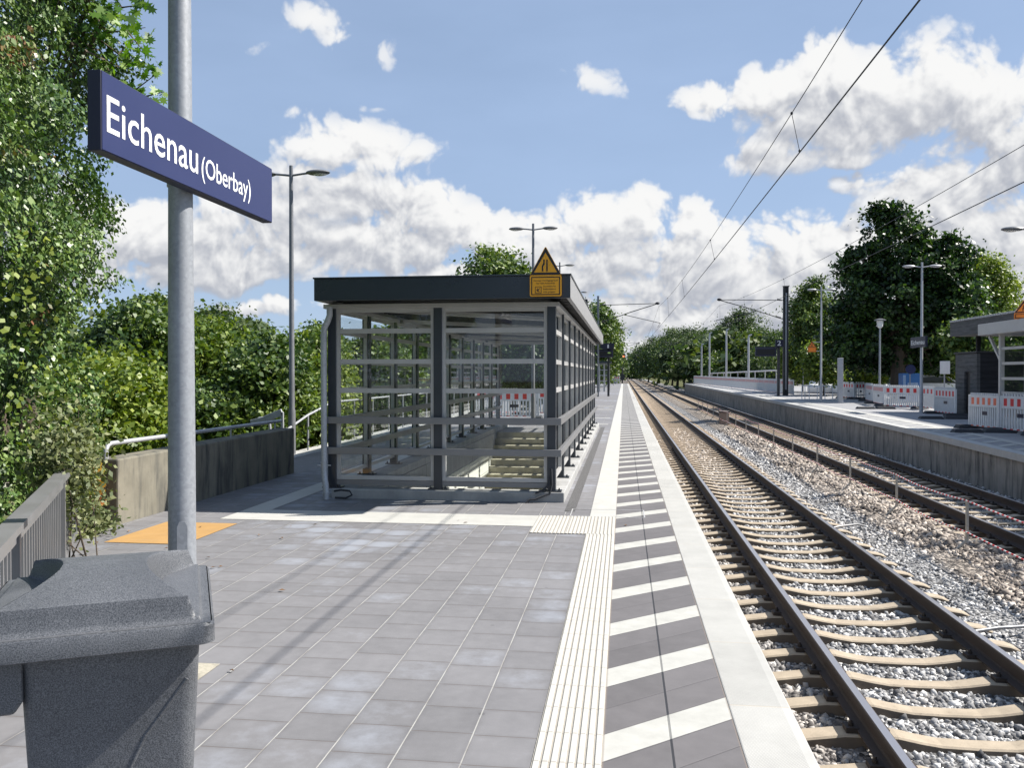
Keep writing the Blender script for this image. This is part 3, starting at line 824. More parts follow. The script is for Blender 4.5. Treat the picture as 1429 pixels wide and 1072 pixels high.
PROFR = [(-.075, -.172), (.075, -.172), (.075, -.160), (.020, -.145), (.0085, -.130), (.0085, -.050), (.036, -.036), (.036, -.006), (.028, 0), (-.028, 0), (-.036, -.006), (-.036, -.036), (-.0085, -.050), (-.0085, -.130), (-.020, -.145), (-.075, -.160)]
def sleeper_mb(b, dy=0.0):
    st = [(-1.30, -.262, .100), (-1.22, -.232, .098), (-.92, -.190, .092), (-.55, -.186, .092), (-.40, -.215, .088), (-.25, -.236, .084), (0, -.240, .084), (.25, -.236, .084), (.40, -.215, .088), (.55, -.186, .092), (.92, -.190, .092), (1.22, -.232, .098), (1.30, -.262, .100)]
    vs, fs = [], []
    for x, zt, hw in st:
        vs += [(x, dy - hw - .045, -.42), (x, dy - hw, zt - .012), (x, dy - hw + .015, zt), (x, dy + hw - .015, zt), (x, dy + hw, zt - .012), (x, dy + hw + .045, -.42)]
    n = 6
    for i in range(len(st) - 1):
        for k in range(n - 1): fs.append((i * n + k, i * n + k + 1, (i + 1) * n + k + 1, (i + 1) * n + k))
    fs.append((0, 1, 2, 3, 4, 5)); L = (len(st) - 1) * n; fs.append((L + 5, L + 4, L + 3, L + 2, L + 1, L))
    b.add(vs, fs)
def clip_mb():
    b = MB()
    b.box(-.045, .045, -.055, .055, -.186, -.150)
    b.lathe([(.020, -.1502), (.020, -.128), (.012, -.128), (.012, -.108)], (0, 0, 0), 8)
    return b
CLIPX = [s_ * .7525 + q_ * .105 for s_ in (-1, 1) for q_ in (-1, 1)]
SPH = gp(1161, 1018.7, RT - .19).y % 0.6
def track(xc, y_start, label, ztop=RT):
    t = thing('railway_track', (xc, 0, ztop), label, 'railway track')
    for s in (-1, 1):
        b = MB(); xo = s * (1.435 / 2 + .036)
        ys = [-3, 6, 12, 20, 40, 80, 160, 900]
        for ya, yb in zip(ys, ys[1:]):
            n = len(PROFR)
            b.add([(xo + a, ya, c) for a, c in PROFR] + [(xo + a, yb, c) for a, c in PROFR], [((i + 1) % n, i, n + i, n + (i + 1) % n) for i in range(n)])
        b.build('rail', M['rail'], t, local=True)
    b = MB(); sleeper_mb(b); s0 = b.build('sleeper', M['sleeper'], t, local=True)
    c0 = clip_mb().build('rail_clip', M['clip'], s0, local=True)
    y0 = y_start + ((SPH - y_start) % 0.6)
    s0.location = (0, y0, 0)
    c0.location = (CLIPX[0], 0, 0)
    def clips(par, first=0):
        for x in CLIPX[first:]:
            c1 = c0.copy(); COL.objects.link(c1); c1.parent = par; c1.location = (x, 0, 0)
    clips(s0, 1)
    for k in range(1, 99):
        s1 = s0.copy(); COL.objects.link(s1); s1.location = (0, y0 + k * .6, random.uniform(-.004, .004))
        if k < 45: clips(s1)
    b = MB()
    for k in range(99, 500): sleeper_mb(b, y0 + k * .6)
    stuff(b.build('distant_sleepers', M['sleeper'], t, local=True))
    return t
track(2.50, 2.4, 'railway track next to the near platform, sleepers in full sunlight')
track(6.60, 8.4, 'railway track beneath the opposite platform, partly in its shadow')

# loose stones (one mass of gravel): irregular twelve-cornered lumps
def icos():
    p = (1 + 5 ** .5) / 2
    v = np.array([(-1, p, 0), (1, p, 0), (-1, -p, 0), (1, -p, 0), (0, -1, p), (0, 1, p), (0, -1, -p), (0, 1, -p), (p, 0, -1), (p, 0, 1), (-p, 0, -1), (-p, 0, 1)], float)
    f = np.array([(0, 11, 5), (0, 5, 1), (0, 1, 7), (0, 7, 10), (0, 10, 11), (1, 5, 9), (5, 11, 4), (11, 10, 2), (10, 7, 6), (7, 1, 8), (3, 9, 4), (3, 4, 2), (3, 2, 6), (3, 6, 8), (3, 8, 9), (4, 9, 5), (2, 4, 11), (6, 2, 10), (8, 6, 7), (9, 8, 1)])
    return v / np.linalg.norm(v[0]), f
def stones():
    rng = np.random.default_rng(3)
    iv, if_ = icos()
    P = []
    def scat(x0, x1, y0, y1, dens, zf, smin, smax):
        n = int((x1 - x0) * (y1 - y0) * dens)
        x = rng.uniform(x0, x1, n); y = rng.uniform(y0, y1, n)
        s = rng.uniform(smin, smax, n) * rng.choice([0.75, 1.0, 1.15], n)
        z = zf(x, y) + rng.uniform(-.012, .018, n)
        P.append(np.stack([x, y, z, s], 1))
    def zt(xc):
        def f(x, y):
            a = np.abs(x - xc)
            # bed: level with the sleeper tops between the rails, lower under the rails
            z = np.full_like(x, RT - .292)
            z = np.where(a > 1.25, RT - .292, z)
            z = np.where((a > .60) & (a < .92), RT - .305, z)
            return z
        return f
    z1 = zt(2.50); z2 = zt(6.60)
    def mid(x, y):
        t = np.clip((x - 3.95) / 1.7, 0, 1)
        return RT - .292 + .09 * np.sin(t * np.pi) + .025 * np.sin(y * 1.7 + x * 2) * np.sin(t * np.pi)
    for (ya, yb, dn, sm) in ((3.0, 9, 1050, 1.0), (9, 16, 720, 1.12), (16, 26, 430, 1.3), (26, 42, 170, 1.7)):
        scat(.83, 3.85, ya, yb, dn, z1, .019 * sm, .034 * sm)
    for (ya, yb, dn, sm) in ((5.5, 13, 950, 1.0), (13, 22, 520, 1.2), (22, 40, 200, 1.6)):
        scat(3.80, 4.3, ya, yb, dn * 1.15, mid, .019 * sm, .034 * sm); scat(4.3, 5.6, ya, yb, dn * .9, mid, .022 * sm, .048 * sm)
    for (ya, yb, dn, sm) in ((11, 20, 480, 1.15), (20, 36, 180, 1.5)):
        scat(5.35, 8.36, ya, yb, dn, z2, .020 * sm, .034 * sm)
    P_ = np.concatenate(P)
    # keep sleepers clear
    for xc in (2.50, 6.60):
        ph = (P_[:, 1] - SPH) % 0.6; ph = np.minimum(ph, .6 - ph)
        onsl = (np.abs(P_[:, 0] - xc) < 1.33) & (ph < .105)
        keep = ~onsl | (rng.random(len(P_)) < .035)
        P_ = P_[keep]
    n = len(P_)
    ang = rng.uniform(0, 2 * np.pi, (n, 3))
    V = np.repeat(iv[None], n, 0) * (1 + rng.uniform(-.38, .38, (n, 12, 1)))
    V = V * np.stack([rng.uniform(.8, 1.35, n), rng.uniform(.7, 1.1, n), rng.uniform(.55, .95, n)], 1)[:, None, :]
    for ax in range(3):
        c, s = np.cos(ang[:, ax])[:, None], np.sin(ang[:, ax])[:, None]
        i, j = [(1, 2), (0, 2), (0, 1)][ax]
        a, b = V[:, :, i].copy(), V[:, :, j].copy()
        V[:, :, i] = a * c - b * s; V[:, :, j] = a * s + b * c
    V = V * P_[:, 3][:, None, None] + P_[:, None, :3]
    me = bpy.data.meshes.new('ballast_stones')
    F = (if_[None] + (np.arange(n) * 12)[:, None, None]).reshape(-1)
    me.vertices.add(n * 12); me.vertices.foreach_set('co', V.astype(np.float32).ravel())
    me.loops.add(len(F)); me.loops.foreach_set('vertex_index', F.astype(np.int32))
    me.polygons.add(n * 20); me.polygons.foreach_set('loop_start', np.arange(0, n * 60, 3, dtype=np.int32))
    me.update(calc_edges=True); me.materials.append(M['stone'])
    ob = bpy.data.objects.new('ballast_stones', me); COL.objects.link(ob)
    print('stones', n)
    return ob
st_ = stones(); tag(st_, 'grey and rust brown ballast stones spread around both tracks', 'ballast'); stuff(st_)

# stakes with warning tape between the tracks
SY = [gp(1350, 753.6, RT - .02).y + (k - 0) * 3.22 for k in range(-1, 15)]
SX = 4.98
stk0 = None
for i, y in enumerate(SY):
    if stk0 is None:
        stk0 = thing('marker_stake', (SX, y, RT - .02), 'bent steel stake holding red and white tape between the tracks', 'stake', 'tape stakes between the tracks')
        b = MB(); b.bar((0, 0, -.01), (0, 0, .60), .035, .035, (0, 1, 0)); b.bar((.002, 0, .004), (-.20, -.02, -.19), .03, .034, (0, 1, 0)); b.build('stake_post', M['stake'], stk0, local=True)
        b = MB(); b.box(-.03, .03, -.022, .022, .575, .605); b.build('tape_holder', M['clip'], stk0, local=True)
    else: dup(stk0, (SX, y, RT - .02), random.uniform(-.12, .12))
def tape(zrel, label):
    b = MB(); pts = []
    for y0, y1 in zip(SY, SY[1:]):
        n = 24
        for k in range(n):
            f = k / n; sag = -.03 * 4 * f * (1 - f) * (1 + .5 * math.sin(y0 * 3))
            pts.append((SX - .025, y0 + (y1 - y0) * f, RT + zrel + sag))
    b.tube(pts, .010, 6)
    o = b.build('warning_tape', M['tape'], smooth=True); tag(o, label, 'warning tape')
tape(.56, 'red and white warning tape along the tops of the stakes')
tape(.10, 'red and white warning tape low on the stakes near the ballast')
# signalling trough cover between the tracks, and loose cable conduits by the rail
t = thing('cable_pit', (5.1, 45, RT), 'small rusty brown cable pit box standing between the tracks', 'cable pit')
b = MB(); b.box(4.95, 5.40, 44.8, 45.4, -1.06, -.36); b.build('pit_body', simple('pit_concrete', (.30, .22, .17), .8), t, bevel=.01)
b = MB(); b.box(4.91, 5.44, 44.76, 45.44, -.358, -.29); b.build('pit_lid', simple('pit_lid_steel', (.11, .09, .08), .7), t, bevel=.01)
for (q0, q1, lab) in (((1345, 884), (1440, 874), 'pale cable conduit lying across the ballast nearest the camera'), ((1148, 740), (1196, 732), 'pale cable conduit lying across the ballast farther along the rail')):
    A, B = gp(*q0, RT - .19), gp(*q1, RT - .17)
    b = MB(); b.tube([A, A.lerp(B, .5) + Vector((0, .02, .01)), B, B + (B - A).normalized() * .3 + Vector((0, 0, -.08))], .018, 10)
    tag(b.build('cable_conduit', M['rail_g'], smooth=True), lab, 'conduit')

# a few dry leaves blown onto the paving
lv = MB(); rl = random.Random(4)
for k in range(24):
    if k < 18: x, y = rl.uniform(-5.2, -3.2), rl.uniform(6.5, 9.2)
    else: x, y = rl.uniform(-3.2, .4), rl.uniform(3.2, 9.5)
    a = rl.uniform(0, 6.3); q = rl.uniform(.016, .034); c, s_ = math.cos(a) * q, math.sin(a) * q
    lv.add([(x - c, y - s_, .011), (x + s_ * .5, y - c * .5, .016), (x + c, y + s_, .012), (x - s_ * .5, y + c * .5, .020)], [(0, 1, 2), (0, 2, 3)])
o = lv.build('fallen_leaves', simple('dry_leaf', (.16, .085, .035), .8, 0, .4, 3.0)); tag(o, 'dry brown leaves scattered over the platform paving', 'leaves'); stuff(o)
# ------------------------------------------------------------ stairwell and its glazed shelter
YF, YR = 10.78, 26.2            # plinth front and rear
XLs, XRs = gp(443, 703.6).x, gp(786.4, 703.6).x
w = thing('staircase', ((HX0 + HX1) / 2, HY1, 0), 'concrete staircase descending below the platform inside the glazed shelter', 'staircase')
b = MB()
n_st, RISE, GO = 20, 0.162, 0.32
poly = [(HY1 + .3, -.02)] + [(HY1, -.02)]
pts = [(HY1 + .25, -0.001), (HY1, -0.001)]
for k in range(n_st):
    z = -RISE * (k + 1); y = HY1 - GO * k
    pts += [(y + .025 if k else y, z), (y - GO, z)]
pts += [(HY0, -RISE * n_st), (HY0, -3.9), (HY1 + .25, -3.9)]
vs = [(HX0, y, z) for y, z in pts] + [(HX1, y, z) for y, z in pts]
n = len(pts)
b.add(vs, [(i, (i + 1) % n, n + (i + 1) % n, n + i) for i in range(n)])
b.build('step_flight', M['step'], w)
b = MB()
b.quad((HX0, HY0, -.43), (HX0, HY1 + .2, -.43), (HX0, HY1 + .2, 0.0), (HX0, HY0, 0.0))
b.quad((HX1, HY0, -.43), (HX1, HY1 + .2, -.43), (HX1, HY1 + .2, 0.0), (HX1, HY0, 0.0))
b.quad((HX0, HY0, -3.9), (HX1, HY0, -3.9), (HX1, HY0, 0.0), (HX0, HY0, 0.0))
b.build('well_wall', M['concrete'], w)
b = MB()
b.box(HX0 - .1, HX0 + .02, HY0, HY1 + .1, -3.9, -.43); b.box(HX1 - .02, HX1 + .1, HY0, HY1 + .1, -3.9, -.43)
b.build('tiled_wall', M['tile'], w)

sh = thing('stair_shelter', ((XLs + XRs) / 2, YF, 0), 'glazed grey steel shelter with flat roof over the platform stairway', 'shelter')
PZ = at(600, 684.5, YF).z         # plinth top
b = MB()
b.box(XLs, XRs, YF, HY0 + .02, -.2, PZ); b.box(XLs, HX0 - .02, HY0 + .021, YR, -.2, PZ); b.box(HX1 + .02, XRs, HY0 + .021, YR, -.2, PZ)
b.build('plinth', M['concrete'], sh, bevel=.012)
YG = YF + .10                    # glazing plane at the front
def fx(u): return at(u, 560, YG).x
def fz(v): return at(610, v, YG).z
PXL, PXM, PXR = fx(466), fx(612), fx(770)
ZT = fz(430)                     # underside of the header
ZB = fz(684)
rows = [fz(v) for v in (461.5, 504.5, 545.5)]
HR1, HR2 = fz(587), fz(630)
ys_side = [YG + (YR - .35 - YG) * k / 10 for k in range(11)]
def post(x, y, name='post'):
    b = MB(); b.box(x - .055, x + .055, y - .055, y + .055, PZ + .015, ZT + .06)
    o = b.build(name, M['anthra'], sh, bevel=.004)
    f = MB(); f.box(x - .13, x + .13, y - .075, y + .075, PZ + .001, PZ + .018)
    for sx in (-.1, .1): f.lathe([(.014, PZ + .018), (.014, PZ + .036), (.008, PZ + .036), (.008, PZ + .05)], (x + sx, y - .04, 0), 8)
    f.build('foot_plate', M['anthra'], o)
    return o
post(PXM, YG); post(PXL - .01, YG); post(PXR, YG)
for y in ys_side[1:]:
    post(PXR + .0, y); post(PXL - .01, y)
def panel(p, q, zlo, zhi, rws, nrm, wide=.045):
    """framed pane between two posts, from p to q (xy), with horizontal rails."""
    p, q = Vector((*p, 0)), Vector((*q, 0)); d = (q - p).normalized()
    f = MB()
    for s in (p + d * (.055 + wide / 2), q - d * (.055 + wide / 2)): f.bar(s + Vector((0, 0, zlo)), s + Vector((0, 0, zhi)), wide, .05, (nrm[0], nrm[1], 0))
    a_, b_ = p + d * (.056 + wide), q - d * (.056 + wide)
    for z, hh in [(zlo + .026, .05), (zhi - .025, .05)] + [(z, .062) for z in rws]:
        f.bar(a_ + Vector((0, 0, z)), b_ + Vector((0, 0, z)), .045, hh)
    o = f.build('window_frame', M['frame'], sh)
    g = MB(); t = Vector((nrm[0], nrm[1], 0)) * .004
    zz = [zlo + .051] + sorted(rws) + [zhi - .05]
    for za, zb in zip(zz, zz[1:]):
        c0, c1 = a_ - t, b_ + t
        g.bar(a_ + Vector((0, 0, za + .031)), a_ + Vector((0, 0, zb - .031)), .001, .001)if False else None
        A = a_ + Vector((0, 0, za + .030)); B = b_ + Vector((0, 0, za + .030)); C = b_ + Vector((0, 0, zb - .030)); D = a_ + Vector((0, 0, zb - .030))
        g.quad(A, B, C, D)
    g.build('pane', M['glass'], o)
    return o
ZLO = fz(671)
for a_, c_ in ((PXL - .01, PXM), (PXM, PXR)):
    panel((a_, YG), (c_, YG), ZLO, ZT, rows, (0, 1))
    b = MB(); b.box(a_ + .056, c_ - .056, YG - .03, YG + .03, PZ + .045, ZLO - .006); b.build('base_panel', M['rail_g'], sh)
for k in range(10):
    for X in (PXR, PXL - .01):
        panel((X, ys_side[k]), (X, ys_side[k + 1]), ZLO, ZT, rows, (1, 0), .03)
for z in (HR1, HR2):
    b = MB(); b.bar((PXL - .06, YG - .085, z), (PXR + .13, YG - .085, z), .05, .09)
    b.bar((PXR + .105, YG - .059, z), (PXR + .105, YR - .3, z), .05, .09)
    for x in (PXL, PXM, PXR): b.box(x - .02, x + .02, YG - .0599, YG - .05, z - .03, z + .03)
    b.build('guard_rail', M['rail_g'], sh, bevel=.006)
    b = MB(); b.bar((PXL + .085, YG + .05, z), (PXL + .085, YR - .3, z), .05, .09); b.build('guard_rail', M['rail_g'], sh, bevel=.006)
# header, roof
RX0, RX1 = at(438, 400, 10.30).x, at(796, 400, 10.30).x
RY0, RY1 = 10.30, YR + .5
RZ0, RZ1 = at(600, 418, 10.30).z, at(600, 387.0, 10.30).z
b = MB(); hy = YG - .07
b.box(PXL - .12, PXR + .10, hy, YG + .06, ZT + .002, RZ0 - .002); b.box(PXR - .06, PXR + .10, YG + .061, YR - .3, ZT + .002, RZ0 - .002); b.box(PXL - .12, PXL + .05, YG + .061, YR - .3, ZT + .002, RZ0 - .002)
b.build('header_beam', M['frame'], sh, bevel=.004)
b = MB()
b.box(RX0, RX1 - .002, RY0, RY0 + .05, RZ0, RZ1)
b.build('roof_fascia', M['fascia'], sh, bevel=.006)
b = MB(); b.box(RX1 - .05, RX1, RY0 + .0505, RY1, RZ0 + .002, RZ1 - .002); b.box(RX0, RX0 + .05, RY0 + .0505, RY1, RZ0 + .002, RZ1 - .002); b.box(RX0 + .0505, RX1 - .0505, RY1 - .05, RY1 - .001, RZ0 + .002, RZ1 - .002)
b.box(RX1 - .0015, RX1 + .0005, RY0 + .0, RY0 + .0504, RZ0 + .003, RZ1 - .003)
b.build('side_fascia', M['fascia_l'], sh)['label'] = 'paler grey side fascia of the roof'
b = MB(); b.box(RX0 + .051, RX1 - .051, RY0 + .051, RY1 - .051, RZ0 + .10, RZ1 - .06); rf = b.build('roof_deck', M['soffit'], sh)
b = MB()
nrib = int((RX1 - RX0 - .2) / .22)
yk = RY0 + .2
while yk < RY1 - .2:
    b.box(RX0 + .06, RX1 - .06, yk, yk + .09, RZ0 + .045, RZ0 + .099); yk += .25
b.build('roof_rib', M['soffit'], sh)
b = MB()
for k in range(0, 10, 2): b.bar((PXL + .1, ys_side[k] + .12, RZ0 - .035), (PXR - .1, ys_side[k + 2] + .05, RZ0 - .035), .11, .06)
b.build('roof_brace', M['frame'], sh)
b = MB(); b.box(RX0 - .012, RX1 + .012, RY0 - .012, RY1 + .012, RZ1, RZ1 + .02); b.build('roof_edge_trim', M['fascia'], sh, bevel=.004)
# downpipe
dpx, dpy = fx(461), YF - .06
b = MB()
P_ = [(dpx + .05, dpy, fz(428)), (dpx + .05, dpy, fz(440)), (dpx + .02, dpy, fz(449)), (dpx - .02, dpy, fz(457)), (dpx - .03, dpy, fz(468)), (dpx - .03, dpy, fz(657)), (dpx - .02, dpy - .01, fz(668)), (dpx + .01, dpy - .05, fz(677)), (dpx + .015, dpy - .055, fz(690)), (dpx + .015, dpy - .055, -.02)]
b.tube(P_, .040, 16)
dp = b.build('downpipe', M['pipe'], sh, smooth=True)
b = MB()
for z, x, y in ((fz(468), dpx - .03, dpy), (fz(646), dpx - .03, dpy), (fz(652), dpx - .03, dpy), (fz(688), dpx + .015, dpy - .055), (fz(452), dpx, dpy)):
    b.lathe([(.039, z - .012), (.046, z - .012), (.046, z + .012), (.039, z + .012)], (x, y, 0), 16)
b.box(dpx - .12, dpx + .06, dpy - .01, dpy + .01, fz(650) - .006, fz(650) + .006)
b.build('pipe_clamp', M['pipe'], dp)
# earthing cables at the corners of the plinth
b = MB()
cx, cy = PXR + .0, YG - .075
b.tube([(cx, cy, PZ + .30), (cx + .01, cy - .01, PZ + .10), (cx - .02, cy - .03, PZ - .02), (cx - .07, cy - .05, .10), (cx - .20, cy - .09, .045), (cx - .27, cy - .10, .04), (cx - .31, cy - .12, .0)], .014, 8)
b.tube([(cx - .01, cy, PZ + .22), (cx - .03, cy - .01, PZ + .10), (cx - .10, cy - .04, PZ + .03), (cx - .20, cy - .05, PZ - .01)], .012, 8)
tag(b.build('earthing_cable', M['rubber'], smooth=True), 'black earthing cable looping from the right corner post of the stair shelter', 'cable')
b = MB(); cx, cy = dpx + .1, YF - .04
b.tube([(cx, cy, .10), (cx + .10, cy - .02, .12), (cx + .22, cy - .03, .11), (cx + .26, cy - .05, .06), (cx + .18, cy - .06, .02), (cx + .03, cy - .05, .02)], .013, 8)
tag(b.build('earthing_cable', M['rubber'], smooth=True), 'black earthing cable looped beside the downpipe of the stair shelter', 'cable')

# yellow notice on the roof corner
SYp = RY0 - .06
def sgn(u, v): p = at(u, v, SYp); return (p.x, p.z)
x0, zb = sgn(739.5, 414); x1, zt_ = sgn(783.5, 384); xm, zp = sgn(761.5, 345)
def warning(name, label, x0, x1, zb, zt, zp, Y, matp, detail=True, face=(1, 0, 0), X=None):
    """triangle over a panel; spans x0..x1, faces -Y."""
    t = thing(name, ((x0 + x1) / 2, Y, zb), label, 'warning sign')
    xm = (x0 + x1) / 2; w_ = x1 - x0
    def P(pl, th, dy=0.0, mat=None, nm='panel'):
        b = MB(); b.prism(pl, (0, Y - dy, 0), (1, 0, 0), (0, 0, 1), -th) if False else b.prism([(a, c) for a, c in pl], (0, Y - dy, 0), (1, 0, 0), (0, 0, 1), th)
        return b.build(nm, mat, t)
    def rr(xa, za, xb, zb2, r):
        o = []
        for cx, cz, a0 in ((xb - r, zb2 - r, 0), (xa + r, zb2 - r, 90), (xa + r, za + r, 180), (xb - r, za + r, 270)):
            for k in range(4): o.append((cx + r * math.cos(R(a0 + 30 * k)), cz + r * math.sin(R(a0 + 30 * k))))
        return o
    P(rr(x0, zb, x1, zt, w_ * .05), .012, 0, matp, 'text_panel')
    tri = lambda m, lo, hi: [(x0 + m, zt + lo), (x1 - m, zt + lo), (xm + w_ * .02, zp - hi), (xm - w_ * .02, zp - hi)]
    P(tri(.0, .003, 0), .012, 0, matp, 'triangle_panel')
    H = zp - zt
    # black border of the triangle and of the panel
    b = MB(); b.frame([(x0 + w_ * .015, zt + H * .02), (x1 - w_ * .015, zt + H * .02), (xm, zp - H * .01)], [(x0 + w_ * .13, zt + H * .10), (x1 - w_ * .13, zt + H * .10), (xm, zp - H * .19)], (0, Y - .0125, 0), (1, 0, 0), (0, 0, 1), .0015)
    b.build('triangle_border', M['black'], t)
    i = w_ * .045; k = w_ * .075
    b = MB(); b.frame([(x0 + i, zb + i), (x1 - i, zb + i), (x1 - i, zt - i), (x0 + i, zt - i)], [(x0 + k, zb + k), (x1 - k, zb + k), (x1 - k, zt - k), (x0 + k, zt - k)], (0, Y - .0125, 0), (1, 0, 0), (0, 0, 1), .0015)
    b.build('panel_border', M['black'], t)
    b = MB()
    def bar2(pl):
        b.prism(pl, (0, Y - .0125, 0), (1, 0, 0), (0, 0, 1), .0015)
    q = w_ * .045
    bar2([(xm + q * .5, zt + H * .14), (xm + q * 1.5, zt + H * .14), (xm + q * 1.5, zt + H * .56), (xm + q * .5, zt + H * .56)])
    bar2([(xm - q * 2.6, zt + H * .14), (xm - q * 1.6, zt + H * .14), (xm - q * 1.6, zt + H * .31), (xm - q * 2.6, zt + H * .34)])
    bar2([(xm - q * 2.6, zt + H * .341), (xm - q * 1.6, zt + H * .311), (xm - q * .6, zt + H * .40), (xm - q * 1.6, zt + H * .44)])
    bar2([(xm - q * 1.6, zt + H * .441), (xm - q * .6, zt + H * .401), (xm - q * .6, zt + H * .56), (xm - q * 1.6, zt + H * .56)])
    b.build('narrowing_symbol', M['black'], t)
    if detail:
        ph = zt - zb; s = ph * .105
        for body, fx_, fz_, wd in (('Geringer Durchgangsraum', .12, .72, .77), ('hier kein Aufenthalt', .20, .59, .60), ('Durchfahrt für', .43, .44, .40), ('Rollstuhlfahrer', .43, .31, .41), ('nicht geeignet', .43, .18, .38)):
            text('notice_text', body, M['black'], s, t, (x0 + w_ * fx_, Y - .0125, zb + ph * fz_), (1, 0, 0), (0, 0, 1), w_ * wd)
        b = MB(); a0, a1, c0, c1 = x0 + w_ * .17, x0 + w_ * .37, zb + ph * .15, zb + ph * .47
        b.frame([(a0, c0), (a1, c0), (a1, c1), (a0, c1)], [(a0 + .006, c0 + .006), (a1 - .006, c0 + .006), (a1 - .006, c1 - .006), (a0 + .006, c1 - .006)], (0, Y - .0125, 0), (1, 0, 0), (0, 0, 1), .0015)
        cxm, czm = (a0 + a1) / 2, (c0 + c1) / 2; u = (a1 - a0)
        for pl in ([(-.16, .30), (-.06, .30), (.02, -.02), (-.10, -.02)], [(-.10, -.02), (.02, -.02), (.30, .28), (.24, .32)], [(-.12, -.05), (.04, -.05), (.22, -.36), (.10, -.36)], [(-.30, .10), (-.18, .10), (-.05, -.25), (-.16, -.30)]):
            b.prism([(cxm + a * u, czm + c * u) for a, c in pl], (0, Y - .0125, 0), (1, 0, 0), (0, 0, 1), .0015)
        b.build('pictogram', M['black'], t)
    return t
ws = warning('warning_sign', 'yellow triangular notice above a text panel on the corner of the stair shelter roof', x0, x1, zb, zt_, zp, SYp, M['yellow'])
b = MB(); b.box(xm - .03, xm + .03, SYp + .003, RY0 - .001, zb + .08, zp - .18); b.build('bracket', M['galv'], ws)

# ------------------------------------------------------------ station sign on its mast
XS = -2.40
p_near, p_far = atx(141.5, 150, XS), atx(380, 270, XS)
YN, YE = p_near.y, p_far.y
zt1, zb1 = atx(140.4, 93.4, XS).z, atx(142.8, 210.5, XS).z
zt2, zb2 = atx(380.3, 236.8, XS).z, atx(379.6, 310.2, XS).z
ZST, ZSB = (zt1 + zt2) / 2, (zb1 + zb2) / 2
print('sign', YN, YE, zt1, zt2, zb1, zb2)
PT = .072
ypole = None
pX = XS - .145; pY = atx(253.5, 600, pX).y
t = thing('sign_mast', (pX, pY, 0), 'tall galvanised steel mast standing behind the wheelie bin', 'mast')
b = MB(); b.tube([(pX, pY, -.1), (pX, pY, 1.2), (pX, pY, 2.9), (pX, pY, 4.4), (pX, pY, 6.6)], [.079, .075, .066, .060, .050], 40)
b.build('mast_tube', M['galv'], t, smooth=True)
b = MB(); dd = Vector((-pX, -pY, 0)).normalized(); sdv = Vector((dd.y, -dd.x, 0))
c_ = Vector((pX, pY, 0)) + dd * .0735
b.prism([(-.028, .46), (.028, .46), (.028, .77), (.016, .80), (-.016, .80), (-.028, .77)], c_, -sdv, (0, 0, 1), .004)
b.build('access_hatch', M['galv'], t)
t = thing('station_sign', (XS, (YN + YE) / 2, ZSB), 'blue station name board with white lettering held by the galvanised mast', 'station sign')
b = MB(); b.box(XS - PT, XS - .003, YN, YE, ZSB, ZST); b.build('sign_case', M['navy'], t, bevel=.004)
b = MB(); b.box(XS - .003, XS, YN + .006, YE - .006, ZSB + .006, ZST - .006); b.build('sign_face', M['blue'], t)
ytx = lambda u, v: atx(u, v, XS).y
e0, e1 = ytx(148.8, 165), ytx(276, 225); o0, o1 = ytx(281, 230), ytx(349.5, 260)
zE = atx(149.5, 183, XS).z; zEt = atx(149.5, 131, XS).z
cap = zEt - zE
text('lettering', 'Eichenau', M['white'], cap / .70, t, (XS, e0, zE), (0, 1, 0), (0, 0, 1), e1 - e0)
text('lettering', '(Oberbay)', M['white'], cap / .70 * .66, t, (XS, o0, zE), (0, 1, 0), (0, 0, 1), o1 - o0)
for z in (ZSB + .06, ZST - .06):
    b = MB(); b.lathe([(.066, z - .02), (.074, z - .02), (.074, z + .02), (.066, z + .02)], (pX, pY, 0), 24); b.box(pX + .05, XS - PT - .001, pY - .03, pY + .03, z - .02, z + .02)
    b.build('clamp', M['galv'], t)

# ------------------------------------------------------------ wheelie bin
zr = 0.995
A_, B_ = gp(298, 869, zr), gp(0, 898.5, zr)
dirL = (B_ - A_); dirL.z = 0; dirL.normalize()
ang = math.atan2(-dirL.y, -dirL.x)          # local +x points to the front (right in the photo)
K_ = (A_ - B_).length * 1.225 / .585
print('bin', K_, math.degrees(ang))
Lb, Wb = .585 * K_, .72
ex = Vector((math.cos(ang), math.sin(ang), 0)); ey = Vector((-math.sin(ang), math.cos(ang), 0))
org = A_ - ex * (Lb) ; org.z = 0            # near hinge-side corner of the lid; local y runs away from the camera
bn = thing('wheelie_bin', org, 'dark grey speckled wheelie bin in front of the sign mast', 'wheelie bin', None, ang)
b = MB()
def ring(x0, x1, y0, y1, z, r):
    o = []
    for cx, cy, a0 in ((x1 - r, y1 - r, 0), (x0 + r, y1 - r, 90), (x0 + r, y0 + r, 180), (x1 - r, y0 + r, 270)):
        for k in range(6): o.append((cx + r * math.cos(R(a0 + 18 * k)), cy + r * math.sin(R(a0 + 18 * k)), z))
    return o
def loft(b, rings, cap0=True, cap1=True):
    n = len(rings[0]); vs = [p for r in rings for p in r]; fs = []
    for i in range(len(rings) - 1):
        for k in range(n): fs.append((i * n + k, i * n + (k + 1) % n, (i + 1) * n + (k + 1) % n, (i + 1) * n + k))
    if cap0: fs.append(tuple(reversed(range(n))))
    if cap1: fs.append(tuple(range((len(rings) - 1) * n, len(rings) * n)))
    b.add(vs, fs)
kr = lambda a, c, *q: ring(a * K_, c * K_, *q)
loft(b, [kr(.175, .505, .10, .60, .02, .035), kr(.170, .51, .09, .61, .06, .04), kr(.150, .537, .06, .64, .60, .04), kr(.135, .552, .04, .67, .9375, .04)])
body = b.build('bin_body', M['bin'], bn, local=True, smooth=True)
b = MB()   # raised leaf-shaped rib pattern on the flanks
for y_, s_ in ((None, 1),):
    pass
